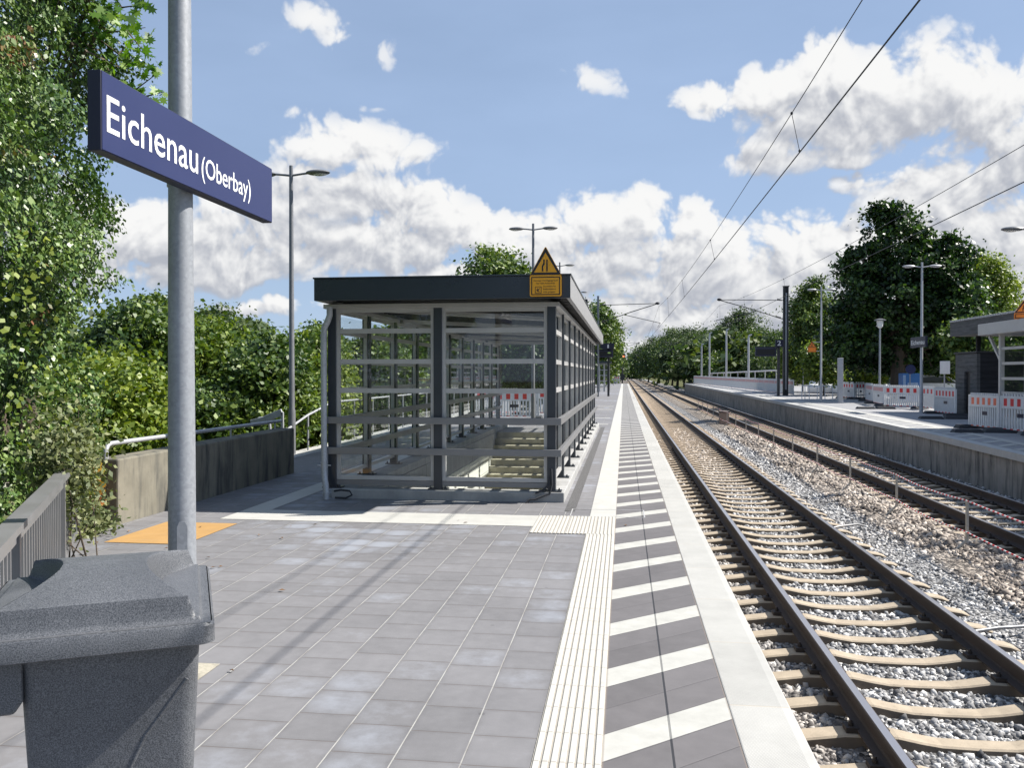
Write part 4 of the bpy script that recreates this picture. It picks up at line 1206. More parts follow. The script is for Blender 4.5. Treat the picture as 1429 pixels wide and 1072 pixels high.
def flank(x, z):      # near side plane of the body
    f = (z - .06) / .85; return Vector((x * K_, .09 - .05 * f, z))
rib = [flank(.52, .84), flank(.42, .70), flank(.385, .62), flank(.385, .50)]
b.tube([p + Vector((0, .004, 0)) for p in rib], .006, 8)
b.tube([flank(.385, .51) + Vector((0, .003, 0)), flank(.30, .495) + Vector((0, .003, 0))], .005, 8)
b.build('body_rib', M['bin'], bn, local=True, smooth=True)
# lid: rim band and crowned top with two scooped ends
b = MB()
loft(b, [ring(.004, Lb - .004, .004, Wb - .004, .938, .03), ring(-.004, Lb + .004, -.004, Wb + .004, .942, .032), ring(-.003, Lb + .003, -.003, Wb + .003, .988, .03), ring(.003, Lb - .003, .003, Wb - .003, .9951, .028)], True, False)
N1, N2 = 170, 120
vs, fs = [], []
def sm(x): x = max(0., min(1., x)); return x * x * (3 - 2 * x)
for i in range(N1 + 1):
    for j in range(N2 + 1):
        x = .006 + (Lb - .012) * i / N1; y = .006 + (Wb - .012) * j / N2
        s = i / N1; tt = 2 * j / N2 - 1
        # shoulder: step around the rim
        de = min(y - .006, Wb - .006 - y, Lb - .006 - x, x - .006)
        z = .995 + .012 * sm((de - .020) / .008)
        side = min(y - .006, Wb - .006 - y)
        ar = max(0.0, 1 - tt * tt)
        front = .985 - .245 * ar; back = .05 + .25 * ar
        crown = sm((side - .028) / .012) * sm((front - s) / .030) * sm((s - back) / .030)
        hh = .042 + .050 * ar
        z += hh * crown
        if s > front: z += .020 * ar * sm((.985 - s) / .25) * sm((s - front) / .03)
        vs.append((x, y, z))
for i in range(N1):
    for j in range(N2):
        a = i * (N2 + 1) + j; fs.append((a, a + N2 + 1, a + N2 + 2, a + 1))
b.add(vs, fs)
lid = b.build('bin_lid', M['bin'], bn, local=True, smooth=True)
b = MB(); b.tube([(-.035, .06, .965), (-.035, .66, .965)], .016, 12)
for y_ in (.07, .36, .65): b.bar((-.035, y_, .965), (.145, y_, .90), .035, .05)
b.build('handle', M['bin'], bn, local=True, smooth=True)
for y_ in (.03, .60):
    b = MB(); b.prism([(.02, .936), (.15, .936), (.15, .83), (.13, .80), (.085, .80), (.05, .84)], (0, y_ + .06, 0), (1, 0, 0), (0, 0, 1), .05); b.build('hinge_bracket', M['bin'], bn, local=True, bevel=.008)
for y_ in (.05, .60):
    b = MB()
    n = 28
    prof = [(.0, 0), (.10, 0), (.10, .05), (.0, .05)]
    for (r0, y0, y1) in ((.10, 0, .05),):
        vs = []
        for yy, rr_ in ((y0, .085), (y0 + .006, .10), (y1 - .006, .10), (y1, .085)):
            for k in range(n): vs.append((.12 + rr_ * math.cos(2 * math.pi * k / n), y_ + yy, .10 + rr_ * math.sin(2 * math.pi * k / n)))
        fs = [(i * n + k, i * n + (k + 1) % n, (i + 1) * n + (k + 1) % n, (i + 1) * n + k) for i in range(3) for k in range(n)] + [tuple(range(n)), tuple(reversed(range(3 * n, 4 * n)))]
        b.add(vs, fs)
    b.build('wheel', M['rubber'], bn, local=True)

# ------------------------------------------------------------ ramp wall, rails, fence on the left
WX = -5.55
wa, wb_ = gp(165, 733), gp(411, 660)
WX0, WX1 = wa.x, wb_.x
t = thing('ramp_wall', ((WX0 + WX1) / 2, wa.y, 0), 'weathered concrete ramp wall along the left edge of the platform', 'wall')
za, zb_ = at(165, 641, wa.y).z, at(411, 597.5, wb_.y).z
b = MB()
vs = []
for (x, y, z) in ((wa.x, wa.y, za), (wb_.x, wb_.y, zb_)):
    vs += [(x, y, -.3), (x - .30, y, -.3), (x - .30, y, z), (x, y, z)]
b.add(vs, [(0, 1, 2, 3), (7, 6, 5, 4), (0, 3, 7, 4), (1, 5, 6, 2), (3, 2, 6, 7)])
b.build('wall_body', M['oldwall'], t, bevel=.02)
b = MB(); off = -.15
h0, h1 = at(165, 624, wa.y), at(402, 588, wb_.y - .3)
A = Vector((wa.x + off, wa.y + .05, za)); B = Vector((wb_.x + off, wb_.y - .2, zb_))
b.tube([A + Vector((0, -.04, -.05)), A + Vector((0, -.03, .10)), A + Vector((0, .0, .145)), A + Vector((0, .05, .16)), B + Vector((0, 0, .13))], .026, 12)
for f in (.3, .62, .95): q = A.lerp(B, f); b.tube([q, q + Vector((0, 0, .14))], .014, 8)
b.build('handrail', M['galv_l'], t, smooth=True)
t = thing('ramp_railing', at(360, 600, 14.6), 'short grey sloping rail end behind the concrete ramp wall', 'railing')
b = MB()
q0, q1, q2, q3 = at(350, 590, 15), at(370, 585, 15), at(394, 575, 15), at(394, 591, 15)
b.bar(q0, q1, .05, .10); b.bar(q1, q2, .05, .12); b.bar(q2, q3 - Vector((0, 0, .6)), .05, .05, (0, 1, 0)); b.tube([at(352, 592, 15.2), at(362, 584, 15.2), at(370, 583, 15.2), at(376, 590, 15.2), at(378, 610, 15.2)], .03, 8)
b.build('rail_bar', M['galv_l'], t, bevel=.01)
# path edge with a thin handrail beyond the lamp
t = thing('platform_railing', (-6.6, 16.8, 0), 'thin steel handrail on slim posts along the platform edge behind the ramp wall', 'railing')
b = MB()
pts = [Vector((-6.62, 15.6 + k * 1.55, 0)) for k in range(30)]
def rz(y): return min(1.0, .45 + (y - 15.6) * .21)
b.tube([p + Vector((0, 0, rz(p.y))) for p in pts], .024, 8)
b.build('top_rail', M['galv_l'], t, smooth=True)
for p in pts[1:]:
    b = MB(); b.tube([p, p + Vector((0, 0, rz(p.y)))], .022, 8); b.build('rail_post', M['galv_l'], t, smooth=True)
k_ = MB(); k_.box(-6.85, -6.35, 14.8, 61, -.25, .03)
struct(k_.build('kerb_edge', M['kerb'], bevel=.02))

F = [Vector((-1.95, 1.9, 0)), gp(16, 900), gp(78, 790), gp(100, 742)]
fl = [at(-40, 800, 3.6), at(15, 738, 4.9), at(45, 706, 5.9), at(82, 664, 8.0), at(104, 643, 8.8)]
zfence = .80
def fz_at(u, v): return gp(u, v, zfence)
f0, f1, f2, f3 = fz_at(-60, 815), fz_at(18, 735), fz_at(85, 665), fz_at(103, 646)
t = thing('bar_fence', (f1.x, f1.y, 0), 'grey metal fence with upright bars along the ivy on the left', 'fence')
segs = [f0, f1, f2, f3, gp(141, 634, zfence)]
segs[4] = Vector((wa.x - .32, wa.y - .1, zfence))
b = MB(); bars = MB()
for a, c in zip(segs[:-1], segs[1:]):
    wide = c is not segs[4]
    L_ = (c - a).length
    if wide:
        b.bar(a, c, .11, .04); b.bar(a - Vector((0, 0, .075)), c - Vector((0, 0, .075)), .035, .045)
    else:
        b.bar(a - Vector((0, 0, .02)), c - Vector((0, 0, .02)), .03, .03)
    b.bar(a - Vector((0, 0, .70)), c - Vector((0, 0, .70)), .03, .035)
    n = max(2, int(L_ / (.115 if wide else .14)))
    for k in range(1, n):
        q = a.lerp(c, k / n); bars.bar(q - Vector((0, 0, .70)), q - Vector((0, 0, .06)), .012, .028, (c - a).normalized())
b.build('fence_rail', M['rail_g'], t); bars.build('fence_bars', M['rail_g'], t)
for a, c, L_ in ((f0, f1, .05), (f1, f2, 0.02), (f2, f3, .02)):
    q = a.lerp(c, L_); b = MB(); b.bar(q - Vector((0, 0, 1.0)), q - Vector((0, 0, .02)), .06, .06, (c - a).normalized()); b.build('fence_post', M['rail_g'], t)
q = Vector((wa.x - .34, wa.y - .12, 0)); b = MB(); b.box(q.x - .03, q.x + .03, q.y - .03, q.y + .03, -.1, .80); b.build('fence_post', M['frame'], t)
print('fence', f0, f1, f2, f3, q)
# ------------------------------------------------------------ lamps
LP = 'double headed platform lamps'
def lamp_head(b, c, s, L=.42, dirv=(1, 0, 0)):
    pass
def make_lamp(loc, H, label, arm=.36, rz=0.0, heads=2):
    t = thing('platform_lamp', loc, label, 'street lamp', LP, rz)
    b = MB(); b.tube([(0, 0, -.05), (0, 0, .9), (0, 0, .95), (0, 0, H)], [.075, .072, .058, .038], 14); b.build('pole', M['lamp'], t, local=True, smooth=True)
    for s in ((-1, 1) if heads == 2 else (-1,)):
        b = MB(); b.tube([(0, 0, H - .20), (s * arm * .7, 0, H - .17), (s * (arm), 0, H - .16)], .022, 8); a = b.build('arm', M['lamp'], t, local=True, smooth=True)
        b = MB(); c = (s * (arm + .20), 0, H - .155)
        b.ell(c, (.25, .15, .055), 18, 8); b.build('lamp_head', M['lamp'], t, local=True, smooth=True)
        b = MB(); b.ell((c[0] + s * .03, 0, c[2] - .022), (.17, .11, .045), 16, 6); b.build('lens', M['lens'], t, local=True, smooth=True)
    return t
def lampat(u, vtop, vbase, Y, label, z0=0.0, **k):
    p = at(u, vbase, Y); q = at(u, vtop, Y)
    return make_lamp((p.x, p.y, z0), q.z - z0, label, **k)
lampat(407.5, 231, 640, 16.3, 'double headed lamp post standing at the end of the ramp wall')
lampat(744, 312, 570, 27, 'double headed lamp post rising behind the stair shelter roof near the yellow sign', arm=.34)
lampat(781, 366, 560, 43, 'lamp post behind the roof, second beyond the yellow sign', arm=.30)
lampat(806, 405, 552, 64, 'lamp post behind the roof, farthest showing over its sloping edge', arm=.30)
def lampat2(u, vtop, vb, label, **k):
    p = p2(u, vb); H = at(u, vtop, p.y).z - p.z
    return make_lamp(tuple(p), H, label, **k), p
la, pa = lampat2(1145.5, 400, 562, 'pale lamp post beside the orange bracketed sign on the opposite platform', arm=.28)
lb, pb2 = lampat2(1285.5, 366, 576, 'pale lamp post carrying a small station board before the oak', arm=.30)
for o in kids(la) + kids(lb): o.data.materials[0] = M['galv_l']
pc2 = at(1452, 318, 20.3)
make_lamp((pc2.x, pc2.y, p2z(20.3)), at(1452, 309, 20.3).z - p2z(20.3), 'lamp post at the right border with one head reaching into view', arm=.38)
for u, vt, Y, lab in ((979, 480, 112, 'slim distant pole leftmost above the long barrier row'), (990, 464, 104, 'slim distant pole second from the left above the long barrier row'), (1013.5, 459, 96, 'slim distant pole with bent top above the long barrier row'), (1044.5, 467, 84, 'slim distant pole nearest the departure board above the barrier row')):
    p = at(u, 524, Y); z0 = p2z(Y); H = at(u, vt, Y).z - z0
    t = thing('platform_pole', (p.x + .6, Y, z0), lab, 'pole', 'distant platform poles')
    b = MB(); x = .0 - .6; b.tube([(x, 0, 0), (x, 0, H * .93), (x + .05, 0, H * .98), (x + .3, 0, H)], [.11, .10, .09, .06], 8); b.build('pole_tube', M['galv_l'], t, local=True, smooth=True)
    b = MB(); b.box(x - .15, x + .15, -.15, .15, 0, .05); b.build('foot_plate', M['galv_l'], t, local=True)

# small station board on the lamp across the tracks
bx = pb2.x - .12
y0, y1 = atx(1270.5, 478, bx).y, atx(1291.5, 478, bx).y
zt_, zb = atx(1280, 470.5, bx).z, atx(1280, 485, bx).z
t = thing('station_sign', (bx, (y0 + y1) / 2, zb), 'small dark blue station board on the lamp post across the tracks', 'station sign')
b = MB(); b.box(bx, bx + .08, min(y0, y1), max(y0, y1), zb, zt_); b.build('sign_case', M['navy'], t, bevel=.004)
ytop = max(y0, y1)
text('lettering', 'Eichenau', M['white'], (zt_ - zb) * .62, t, (bx, ytop - abs(y1 - y0) * .05, zb + (zt_ - zb) * .28), (0, -1, 0), (0, 0, 1), abs(y1 - y0) * .88)

# orange bracketed sign
Y = pa.y
t = warning('warning_sign', 'orange triangular notice bracketed to the pale lamp post on the opposite platform', at(1127.3, 490, Y).x, at(1139, 490, Y).x, at(1133, 491.5, Y).z, at(1133, 484.5, Y).z, at(1133, 476.3, Y).z, Y, M['orange'], False)
b = MB(); 
for v in (477.5, 490): b.bar(at(1133, v, Y + .06), at(1145, v, Y + .06), .04, .04)
b.build('bracket', M['galv_l'], t)

# ------------------------------------------------------------ barriers
BG = 'red and white plastic site barriers'
def barrier(L, H, label, loc, rz, squares=False, fade=False, feet=True, badge=True):
    t = thing('site_barrier', loc, label, 'barrier', BG, rz)
    b = MB()
    b.box(0, .06, -.03, .03, .06, H - .06); b.box(L - .06, L, -.03, .03, .06, H - .06)
    b.box(.0605, L - .0605, -.025, .025, .08, .12); b.box(.0605, L - .0605, -.025, .025, H * .62, H * .66); b.box(.0605, L - .0605, -.025, .025, H - .12, H - .07)
    n = max(4, int(L / .115))
    for k in range(n):
        x = .065 + (L - .13) * (k + .5) / n
        b.box(x - .030, x + .030, -.012, .012, .1205, H * .6195)
        b.box(x - .022, x + .022, -.02, .02, H - .0695, H - .0)
    b.build('panel', M['bplas'], t, local=True)
    b = MB(); b.box(.0605, L - .0605, -.018, .018, H * .661, H - .121); b.build('band', M['bplas'], t, local=True)
    b = MB()
    m = max(3, int(round(L / (.40 if squares else .30))))
    for k in range(m):
        x = .07 + (L - .14) * (k + .25) / m; wd = (L - .14) / m * (.46 if squares else .5)
        z0, z1 = (H * .68, H - .14)
        b.box(x, x + wd, -.0205, .0205, z0, z1)
        b.box(x, x + wd * .9, -.0275, .0275, .083, .118)
    b.build('red_stripes', M['redfade'] if fade else M['red'], t, local=True)
    if badge:
        b = MB(); b.box(L * .45, L * .62, -.016, -.0125, H * .40, H * .50); b.build('badge', M['navy'], t, local=True)
    if feet:
        for x in (.02, L - .02):
            b = MB(); b.add([(x - .16, -.42, 0), (x + .16, -.42, 0), (x + .16, .42, 0), (x - .16, .42, 0), (x - .12, -.36, .11), (x + .12, -.36, .11), (x + .12, .36, .11), (x - .12, .36, .11)], [(3, 2, 1, 0), (4, 5, 6, 7), (0, 1, 5, 4), (1, 2, 6, 5), (2, 3, 7, 6), (3, 0, 4, 7)])
            b.build('rubber_foot', M['rubber'], t, local=True, bevel=.02)
    return t
def bar2(u0, v0, u1, v1, H, label, **k):
    a, c = p2(u0, v0), p2(u1, v1)
    d = c - a; d.z = 0
    barrier(d.length, H, label, tuple(a), math.atan2(d.y, d.x), **k)
bar2(1176, 556, 1192, 557, 1.0, 'white site barrier farthest left of the cluster before the tall oak')
bar2(1192.5, 557, 1208, 557, 1.0, 'white site barrier second from left in the cluster before the tall oak')
bar2(1208.5, 560, 1218, 563, 1.0, 'narrow angled site barrier between the far pair and the long one')
bar2(1219, 563.5, 1233, 567, 1.0, 'angled site barrier abutting the left end of the long one with square red marks')
bar2(1233.5, 568.5, 1284, 571, 1.02, 'long site barrier with square red marks and blue badge, left of the station lamp', squares=True)
bar2(1287, 571, 1304, 573, 1.02, 'short site barrier with square red marks just right of the station lamp', squares=True, feet=False, badge=False)
bar2(1304.5, 577.5, 1334, 581.5, 1.05, 'site barrier with fine red marks standing forward beside the timber building', badge=True)
bar2(1335, 573, 1351, 574, 1.05, 'site barrier partly hidden behind the forward one beside the timber building', squares=True)
bar2(1352.5, 597.5, 1395, 603, 1.06, 'large near site barrier with faded orange marks under the right shelter', fade=True)
bar2(1396.5, 603, 1450, 609, 1.08, 'large near site barrier with deep red marks at the right border')
# rubber pads lying about the feet
for i, (u, v, lab) in enumerate(((1222, 571, 'black rubber foot pads lying before the angled barrier'), (1317, 585, 'black rubber foot pads before the forward barrier'), (1372, 604, 'black rubber foot pads under the large near barrier'))):
    p = p2(u, v); t = thing('rubber_pad', tuple(p), lab, 'rubber pad', 'spare barrier foot pads')
    for k in range(2):
        b = MB(); x = (k - .5) * .85; b.add([(x - .40, -.17 + .1 * k, 0), (x + .40, -.17, 0), (x + .40, .17, 0), (x - .40, .17 + .1 * k, 0), (x - .34, -.12 + .1 * k, .10), (x + .34, -.12, .10), (x + .34, .12, .10), (x - .34, .12 + .1 * k, .10)], [(3, 2, 1, 0), (4, 5, 6, 7), (0, 1, 5, 4), (1, 2, 6, 5), (2, 3, 7, 6), (3, 0, 4, 7)])
        b.build('pad', M['rubber'], t, local=True, bevel=.02)
# long row along the far platform
ya, yb = 58.0, 116.0
xa, xb = p2(1098, 551).x, 9.35
n = 29
for k in range(n):
    y0 = ya + (yb - ya) * k / n; y1 = ya + (yb - ya) * (k + 1) / n - .06
    x0, x1 = xa + (xb - xa) * k / n, xa + (xb - xa) * (k + 1) / n
    if k == 0:
        r0 = barrier(2.0, 1.08, 'white site barrier, one of the long row along the far end of the opposite platform', (x0, y0, p2z(y0)), math.atan2(y1 - y0, x1 - x0), squares=True, badge=False, feet=False)
        r0['group'] = 'long barrier row on the opposite platform'; row0 = r0
    else: dup(row0, (x0, y0, p2z(y0)))
# barriers on the near platform behind the stairs
for (x, y, rz, lab) in ((-5.0, 30.5, .05, 'white site barrier seen through the glass at the head of the stairs, left one'), (-3.75, 33.6, -.04, 'white site barrier seen through the glass at the head of the stairs, right one'), (-5.9, 33.0, .5, 'white site barrier standing at a slant behind the stair shelter, seen through glass')):
    barrier(1.95, 1.06, lab, (x, y, 0), rz)
p = gp(857, 536.5); barrier(1.15, 1.3, 'white barrier closing the far end of the near platform by the signal', (at(854.5, 536, p.y).x, p.y, 0), 0, feet=False, badge=False)

# ------------------------------------------------------------ catenary masts, wires
def mast(loc, side, xt, label, H=7.0, w=1.0, mt='mast'):
    t = thing('catenary_mast', loc, label, 'catenary mast', 'masts carrying the overhead wires')
    x0 = loc[0]; b = MB()
    b.box(-.17 * w, -.10 * w, -.12 * w, .12 * w, 0, H); b.box(.10 * w, .17 * w, -.12 * w, .12 * w, 0, H); b.box(-.0995 * w, .0995 * w, -.03, .03, 0, H)
    k = .3
    while k < H - .2: b.bar((-.0995 * w, -.10 * w, k), (.0995 * w, -.10 * w, k + .22), .012, .05, (0, 1, 0)); k += .30
    b.box(-.20 * w, .20 * w, -.15 * w, .15 * w, H, H + .03)
    b.build('mast_column', M[mt], t, local=True)
    b = MB(); b.box(-.055 * w, .055 * w, -.12 * w - .04, -.12 * w - .005, .4, H * .94); b.build('cable_duct', M['galv'], t, local=True)
    b = MB(); e = (xt - x0) * .98
    zA, zB = 6.75 - loc[2], 5.5 - loc[2]
    b.tube([(side * .14, 0, zA - .18), (e, 0, zA - .10)], .024, 8)
    b.tube([(side * .14, 0, zB - .2), (e * .55, 0, zB + .55), (e, 0, zA - .12)], .030, 8)
    b.tube([(e * .45, 0, zB + .36), (e * 1.05, 0, 5.25 - loc[2])], .022, 8)
    b.tube([(e * 1.05, 0, 5.25 - loc[2]), (e + side * -.0 , 0, 4.95 - loc[2])], .014, 6)
    b.build('cantilever', M['mast'], t, local=True)
    b = MB()
    for (px_, pz) in ((side * .30, zA - .175), (side * .34, zB - .10)):
        for q in range(5): b.ell((px_ + side * q * .06, 0, pz + q * .015), (.022, .07, .07), 10, 6)
    b.ell((e, 0, zA - .09), (.16, .10, .10), 10, 6)
    b.build('insulator', M['rubber'], t, local=True, smooth=True)
    return t
pm1 = at(834.5, 540, 61); pm2 = at(1096, 551, 58.5)
mast((pm2.x, pm2.y, p2z(58)), -1, 6.3, 'dark steel catenary mast at the near end of the long barrier row', 7.3)
mast((pm1.x, pm1.y, 0), 1, 2.45, 'slender catenary mast on the near platform beyond the stair shelter', 7.2, .42, 'galv')
for k, y in enumerate((138, 218)):
    mast((11.2, y, -.6), -1, 6.6, ('catenary mast on the right of the tracks beyond the far platform end', 'farthest catenary mast on the right against the forest')[k], 8)
    mast((-1.9, y, -.6), 1, 2.5, ('catenary mast on the left of the tracks near the signal', 'farthest catenary mast on the left before the horizon')[k], 8)
def catz(y): f = ((y - 20) % 80) / 80.0; f = min(f, 1 - f) * 2; return 5.42 + .95 * f * f
def wires(xc, label1):
    t = thing('overhead_line', (xc, 20, 4.9), label1, 'overhead line')
    def cx(y): return xc + .12 * math.cos((y - 20) / 80 * 2 * math.pi * .5)
    ys = list(np.arange(-6, 300, 2.0))
    b = MB(); b.tube([(cx(y) * 0 + xc + .0, y, catz(y)) for y in ys], .0065, 6); b.build('messenger_wire', M['wire'], t, smooth=True)
    b = MB(); b.tube([(cx(y), y, 4.88) for y in ys], .0095, 6); b.build('contact_wire', M['wire'], t, smooth=True)
    y = 12.8 - 11.7
    while y < 200:
        b = MB(); b.tube([(xc, y, catz(y)), (cx(y), y, 4.885)], .005, 5); b.ell((xc, y, catz(y)), (.02, .03, .025), 8, 5); b.ell((cx(y), y, 4.90), (.02, .03, .025), 8, 5)
        b.build('dropper', M['wire'], t); y += 11.7
wires(2.42, 'overhead wires above the nearer track crossing the sky')
wires(6.55, 'overhead wires above the farther track, passing the oak')

# signs "2" and "1" with their departure boards
def board(Y, rect, num, numrect, post_u, vbase, label, labn, platform_z):
    u0, v0, u1, v1 = rect
    A, B = at(u0, v1, Y), at(u1, v0, Y)
    t = thing('departure_board', (at(post_u, vbase, Y).x, Y, platform_z), label, 'departure board')
    b = MB(); b.box(A.x, B.x, Y - .12, Y + .12, A.z, B.z); b.build('board_case', M['navy'], t, bevel=.02)
    b = MB(); b.box(A.x + .1, B.x - .1, Y - .126, Y - .1205, A.z + .12, B.z - .08); b.build('display', M['black'], t)
    b = MB(); px_ = at(post_u, vbase, Y).x; b.box(px_ - .08, px_ + .08, Y + .121, Y + .28, platform_z, B.z + .15); b.box(min(A.x, px_) , max(B.x, px_), Y + .121, Y + .2, B.z + .0, B.z + .12); b.build('board_post', M['mast'], t)
    u0, v0, u1, v1 = numrect
    A, B = at(u0, v1, Y - .4), at(u1, v0, Y - .4)
    t = thing('platform_number_sign', (A.x, Y - .4, A.z), labn, 'number sign')
    b = MB(); b.box(A.x, B.x, Y - .45, Y - .35, A.z, B.z); b.build('sign_plate', M['navy'], t, bevel=.01)
    h_ = B.z - A.z
    text('numeral', num, M['white'], h_ * .85, t, (A.x + (B.x - A.x) * .52, Y - .45, A.z + h_ * .2), (1, 0, 0), (0, 0, 1), h_ * .24, 'LEFT') if num == '1' else text('numeral', num, M['white'], h_ * .95, t, (A.x + (B.x - A.x) * .22, Y - .45, A.z + h_ * .17), (1, 0, 0), (0, 0, 1), h_ * .52)
    b = MB(); b.box((A.x + B.x) / 2 - .04, (A.x + B.x) / 2 + .04, Y - .349, Y + .1, (A.z + B.z) / 2 - .04, (A.z + B.z) / 2 + .04); b.build('bracket', M['mast'], t)
board(57, (1054, 486, 1083, 497.5), '2', (1082, 474, 1093, 484), 1087, 548, 'dark departure board with curved frame on the opposite platform', 'dark number 2 sign beside the mast on the opposite platform', p2z(57))
board(62, (831, 489.5, 855.5, 499), '1', (837.5, 479, 857, 487.5), 849, 541, 'dark departure board on the near platform beyond the stair shelter', 'dark number 1 sign above the near departure board', 0.0)
# glazed wind shelter near the end of platform 1
t = thing('wind_shelter', at(842, 540, 78), 'small glazed wind shelter below the near departure board', 'wind shelter')
Y = 78.0; A, B = at(836, 540, Y), at(850, 503, Y)
b = MB()
for x in (A.x, (A.x + B.x) / 2, B.x):
    for yy in (Y, Y + 1.6): b.box(x - .05, x + .05, yy - .05, yy + .05, 0, 2.6)
for z in (.5, 1.0, 1.5, 2.0, 2.5): b.box(A.x + .051, (A.x + B.x) / 2 - .051, Y - .03, Y + .03, z - .03, z + .03); b.box((A.x + B.x) / 2 + .051, B.x - .051, Y - .03, Y + .03, z - .03, z + .03)
b.build('shelter_frame', M['frame'], t)
b = MB(); b.box(A.x - .2, B.x + .2, Y - .3, Y + 1.9, 2.61, 2.78); b.build('shelter_roof', M['fascia'], t, bevel=.02)
b = MB(); b.quad((A.x + .05, Y, .1), (B.x - .05, Y, .1), (B.x - .05, Y, 2.58), (A.x + .05, Y, 2.58)); b.build('pane', M['glass'], t)
# signal
t = thing('railway_signal', (at(868.5, 530, 150).x, 150, -.9), 'black railway signal showing red at the end of the near platform', 'railway signal')
sx = at(868.5, 530, 150).x; zt_, zb = at(868, 493, 150).z, at(868, 509, 150).z
b = MB(); b.tube([(sx, 150.4, -1), (sx, 150.4, zt_)], .12, 8); b.box(sx - .35, sx + .35, 150.1, 150.3, .5, 1.6); b.build('signal_mast', M['mast'], t)
b = MB(); b.box(sx - .45, sx + .45, 149.9, 150.25, zb, zt_); b.build('signal_head', M['black'], t, bevel=.05)
m_, q_ = newmat('red_signal_light'); em = q_.new('ShaderNodeEmission', {'Color': (1.0, .16, .06, 1), 'Strength': 2.0}); q_.l.new(em.outputs[0], q_.out.inputs[0])
b = MB(); b.ell((sx + .2, 149.86, at(868, 497.5, 150).z), (.13, .05, .13), 12, 8); b.build('signal_lamp', m_, t)
# loudspeaker over the roof
t = thing('loudspeaker_post', at(816.8, 440, 46), 'dark loudspeaker on a post above the far part of the shelter roof', 'loudspeaker')
A, B = at(814, 425, 46), at(820, 417.5, 46)
b = MB(); b.tube([(at(816.8, 440, 46).x, 46.3, 0), (at(816.8, 440, 46).x, 46.3, A.z + .1)], .04, 8); b.build('post', M['mast'], t)
b = MB(); b.box(A.x, B.x, 45.9, 46.29, A.z, B.z); b.build('speaker_box', M['black'], t, bevel=.03)

# ------------------------------------------------------------ buildings across the tracks
t = thing('timber_building', (at(1366, 540, 33).x, 33, 0), 'dark stained timber building with open canopy roof behind the barriers', 'building')
Yb = 33.0; zw = at(1366, 492.5, Yb).z
xa, xb = at(1338, 500, Yb).x, at(1366.5, 500, Yb).x
b = MB(); b.box(xb, xb + 9, Yb - .1, atx(1338, 500, xb).y, -.1, zw); b.build('timber_wall', M['wood'], t)
Y2 = atx(1338, 500, xb).y; da, db = atx(1358.5, 520, xb).y, atx(1350.5, 520, xb).y; zd = atx(1354, 519, xb).z
b = MB(); b.box(xb - .12, xb - .002, Yb - .1, Y2, zd, zw - .02); b.box(xb - .12, xb - .002, Yb - .1, da, -.1, zd - .002); b.box(xb - .12, xb - .002, db, Y2, -.1, zd - .002)
b.build('annex_wall', M['woodg'], t)
b = MB(); b.box(xb - .04, xb - .003, da + .002, db - .002, -.1, zd - .004); b.build('door', M['black'], t)
b = MB(); b.box(xb - .16, xb + 9.05, Yb - .16, Y2 + .06, zw + .001, zw + .06); b.build('wall_capping', M['mast'], t)
XRf = at(1326, 450, 37).x
zt_ = at(1326, 450.5, 37).z; zb = at(1326, 470, 37).z
b = MB(); b.box(XRf, XRf + 7, 20, 37, zb, zt_); b.build('roof_edge', M['woodg'], t)
b = MB()
k = 20.0
while k < 37: b.box(XRf - .06, XRf + 7, k, k + .10, zt_ + .0, zt_ + .07); k += .2
b.build('corrugated_sheet', M['frame'], t)
b = MB()
for yy in (21.5, 29, 36.5):
    for xx in (XRf + .9, XRf + 5.5): b.box(xx - .07, xx + .07, yy - .07, yy + .07, 0, zb)
b.build('canopy_post', M['wood'], t)

t = thing('stair_shelter', (10.7, 23.7, .02), 'grey flat roofed shelter on the opposite platform, cut by the right border', 'shelter')
XS2 = 10.55
Yc = atx(1364.5, 455, XS2).y; zt_ = atx(1364.5, 453, XS2).z; zb = atx(1364.5, 468.5, XS2).z
xw = XS2 + 3.5
b = MB(); b.box(XS2, xw, 9.0, Yc, zb, zt_); b.build('roof', M['frame'], t, bevel=.01)
XP = XS2 + .35
yp = atx(1397.5, 520, XP).y
for k in range(6):
    yy = yp - k * 1.6
    for xx in (XP, xw - .35):
        b = MB(); b.box(xx - .06, xx + .06, yy - .06, yy + .06, .0, zb - .001); b.build('post', M['frame'], t, bevel=.004)
b = MB(); b.bar((XP, yp + .05, zb - .75), (XP, yp + .80, zb - .03), .07, .08); b.build('brace', M['frame'], t)
b = MB()
for v in (485.5, 507, 528.5, 549, 570):
    z = atx(1415, v, XP).z
    for k in range(5): b.box(XP - .03, XP + .03, yp - (k + 1) * 1.6 + .061, yp - k * 1.6 - .061, z - .04, z + .04)
b.build('window_bar', M['frame'], t)
b = MB()
for k in range(5): b.quad((XP, yp - (k + 1) * 1.6 + .07, .1), (XP, yp - k * 1.6 - .07, .1), (XP, yp - k * 1.6 - .07, zb - .05), (XP, yp - (k + 1) * 1.6 + .07, zb - .05))
b.build('pane', M['glass'], t)
Y = atx(1418, 440, XS2 - .05).y
warning('warning_sign', 'orange triangular notice standing on the shelter roof at the right border', at(1415, 440, Y).x, at(1445, 440, Y).x, at(1430, 445.5, Y).z, at(1430, 437, Y).z, at(1430, 417.5, Y).z, Y, M['orange'], False)

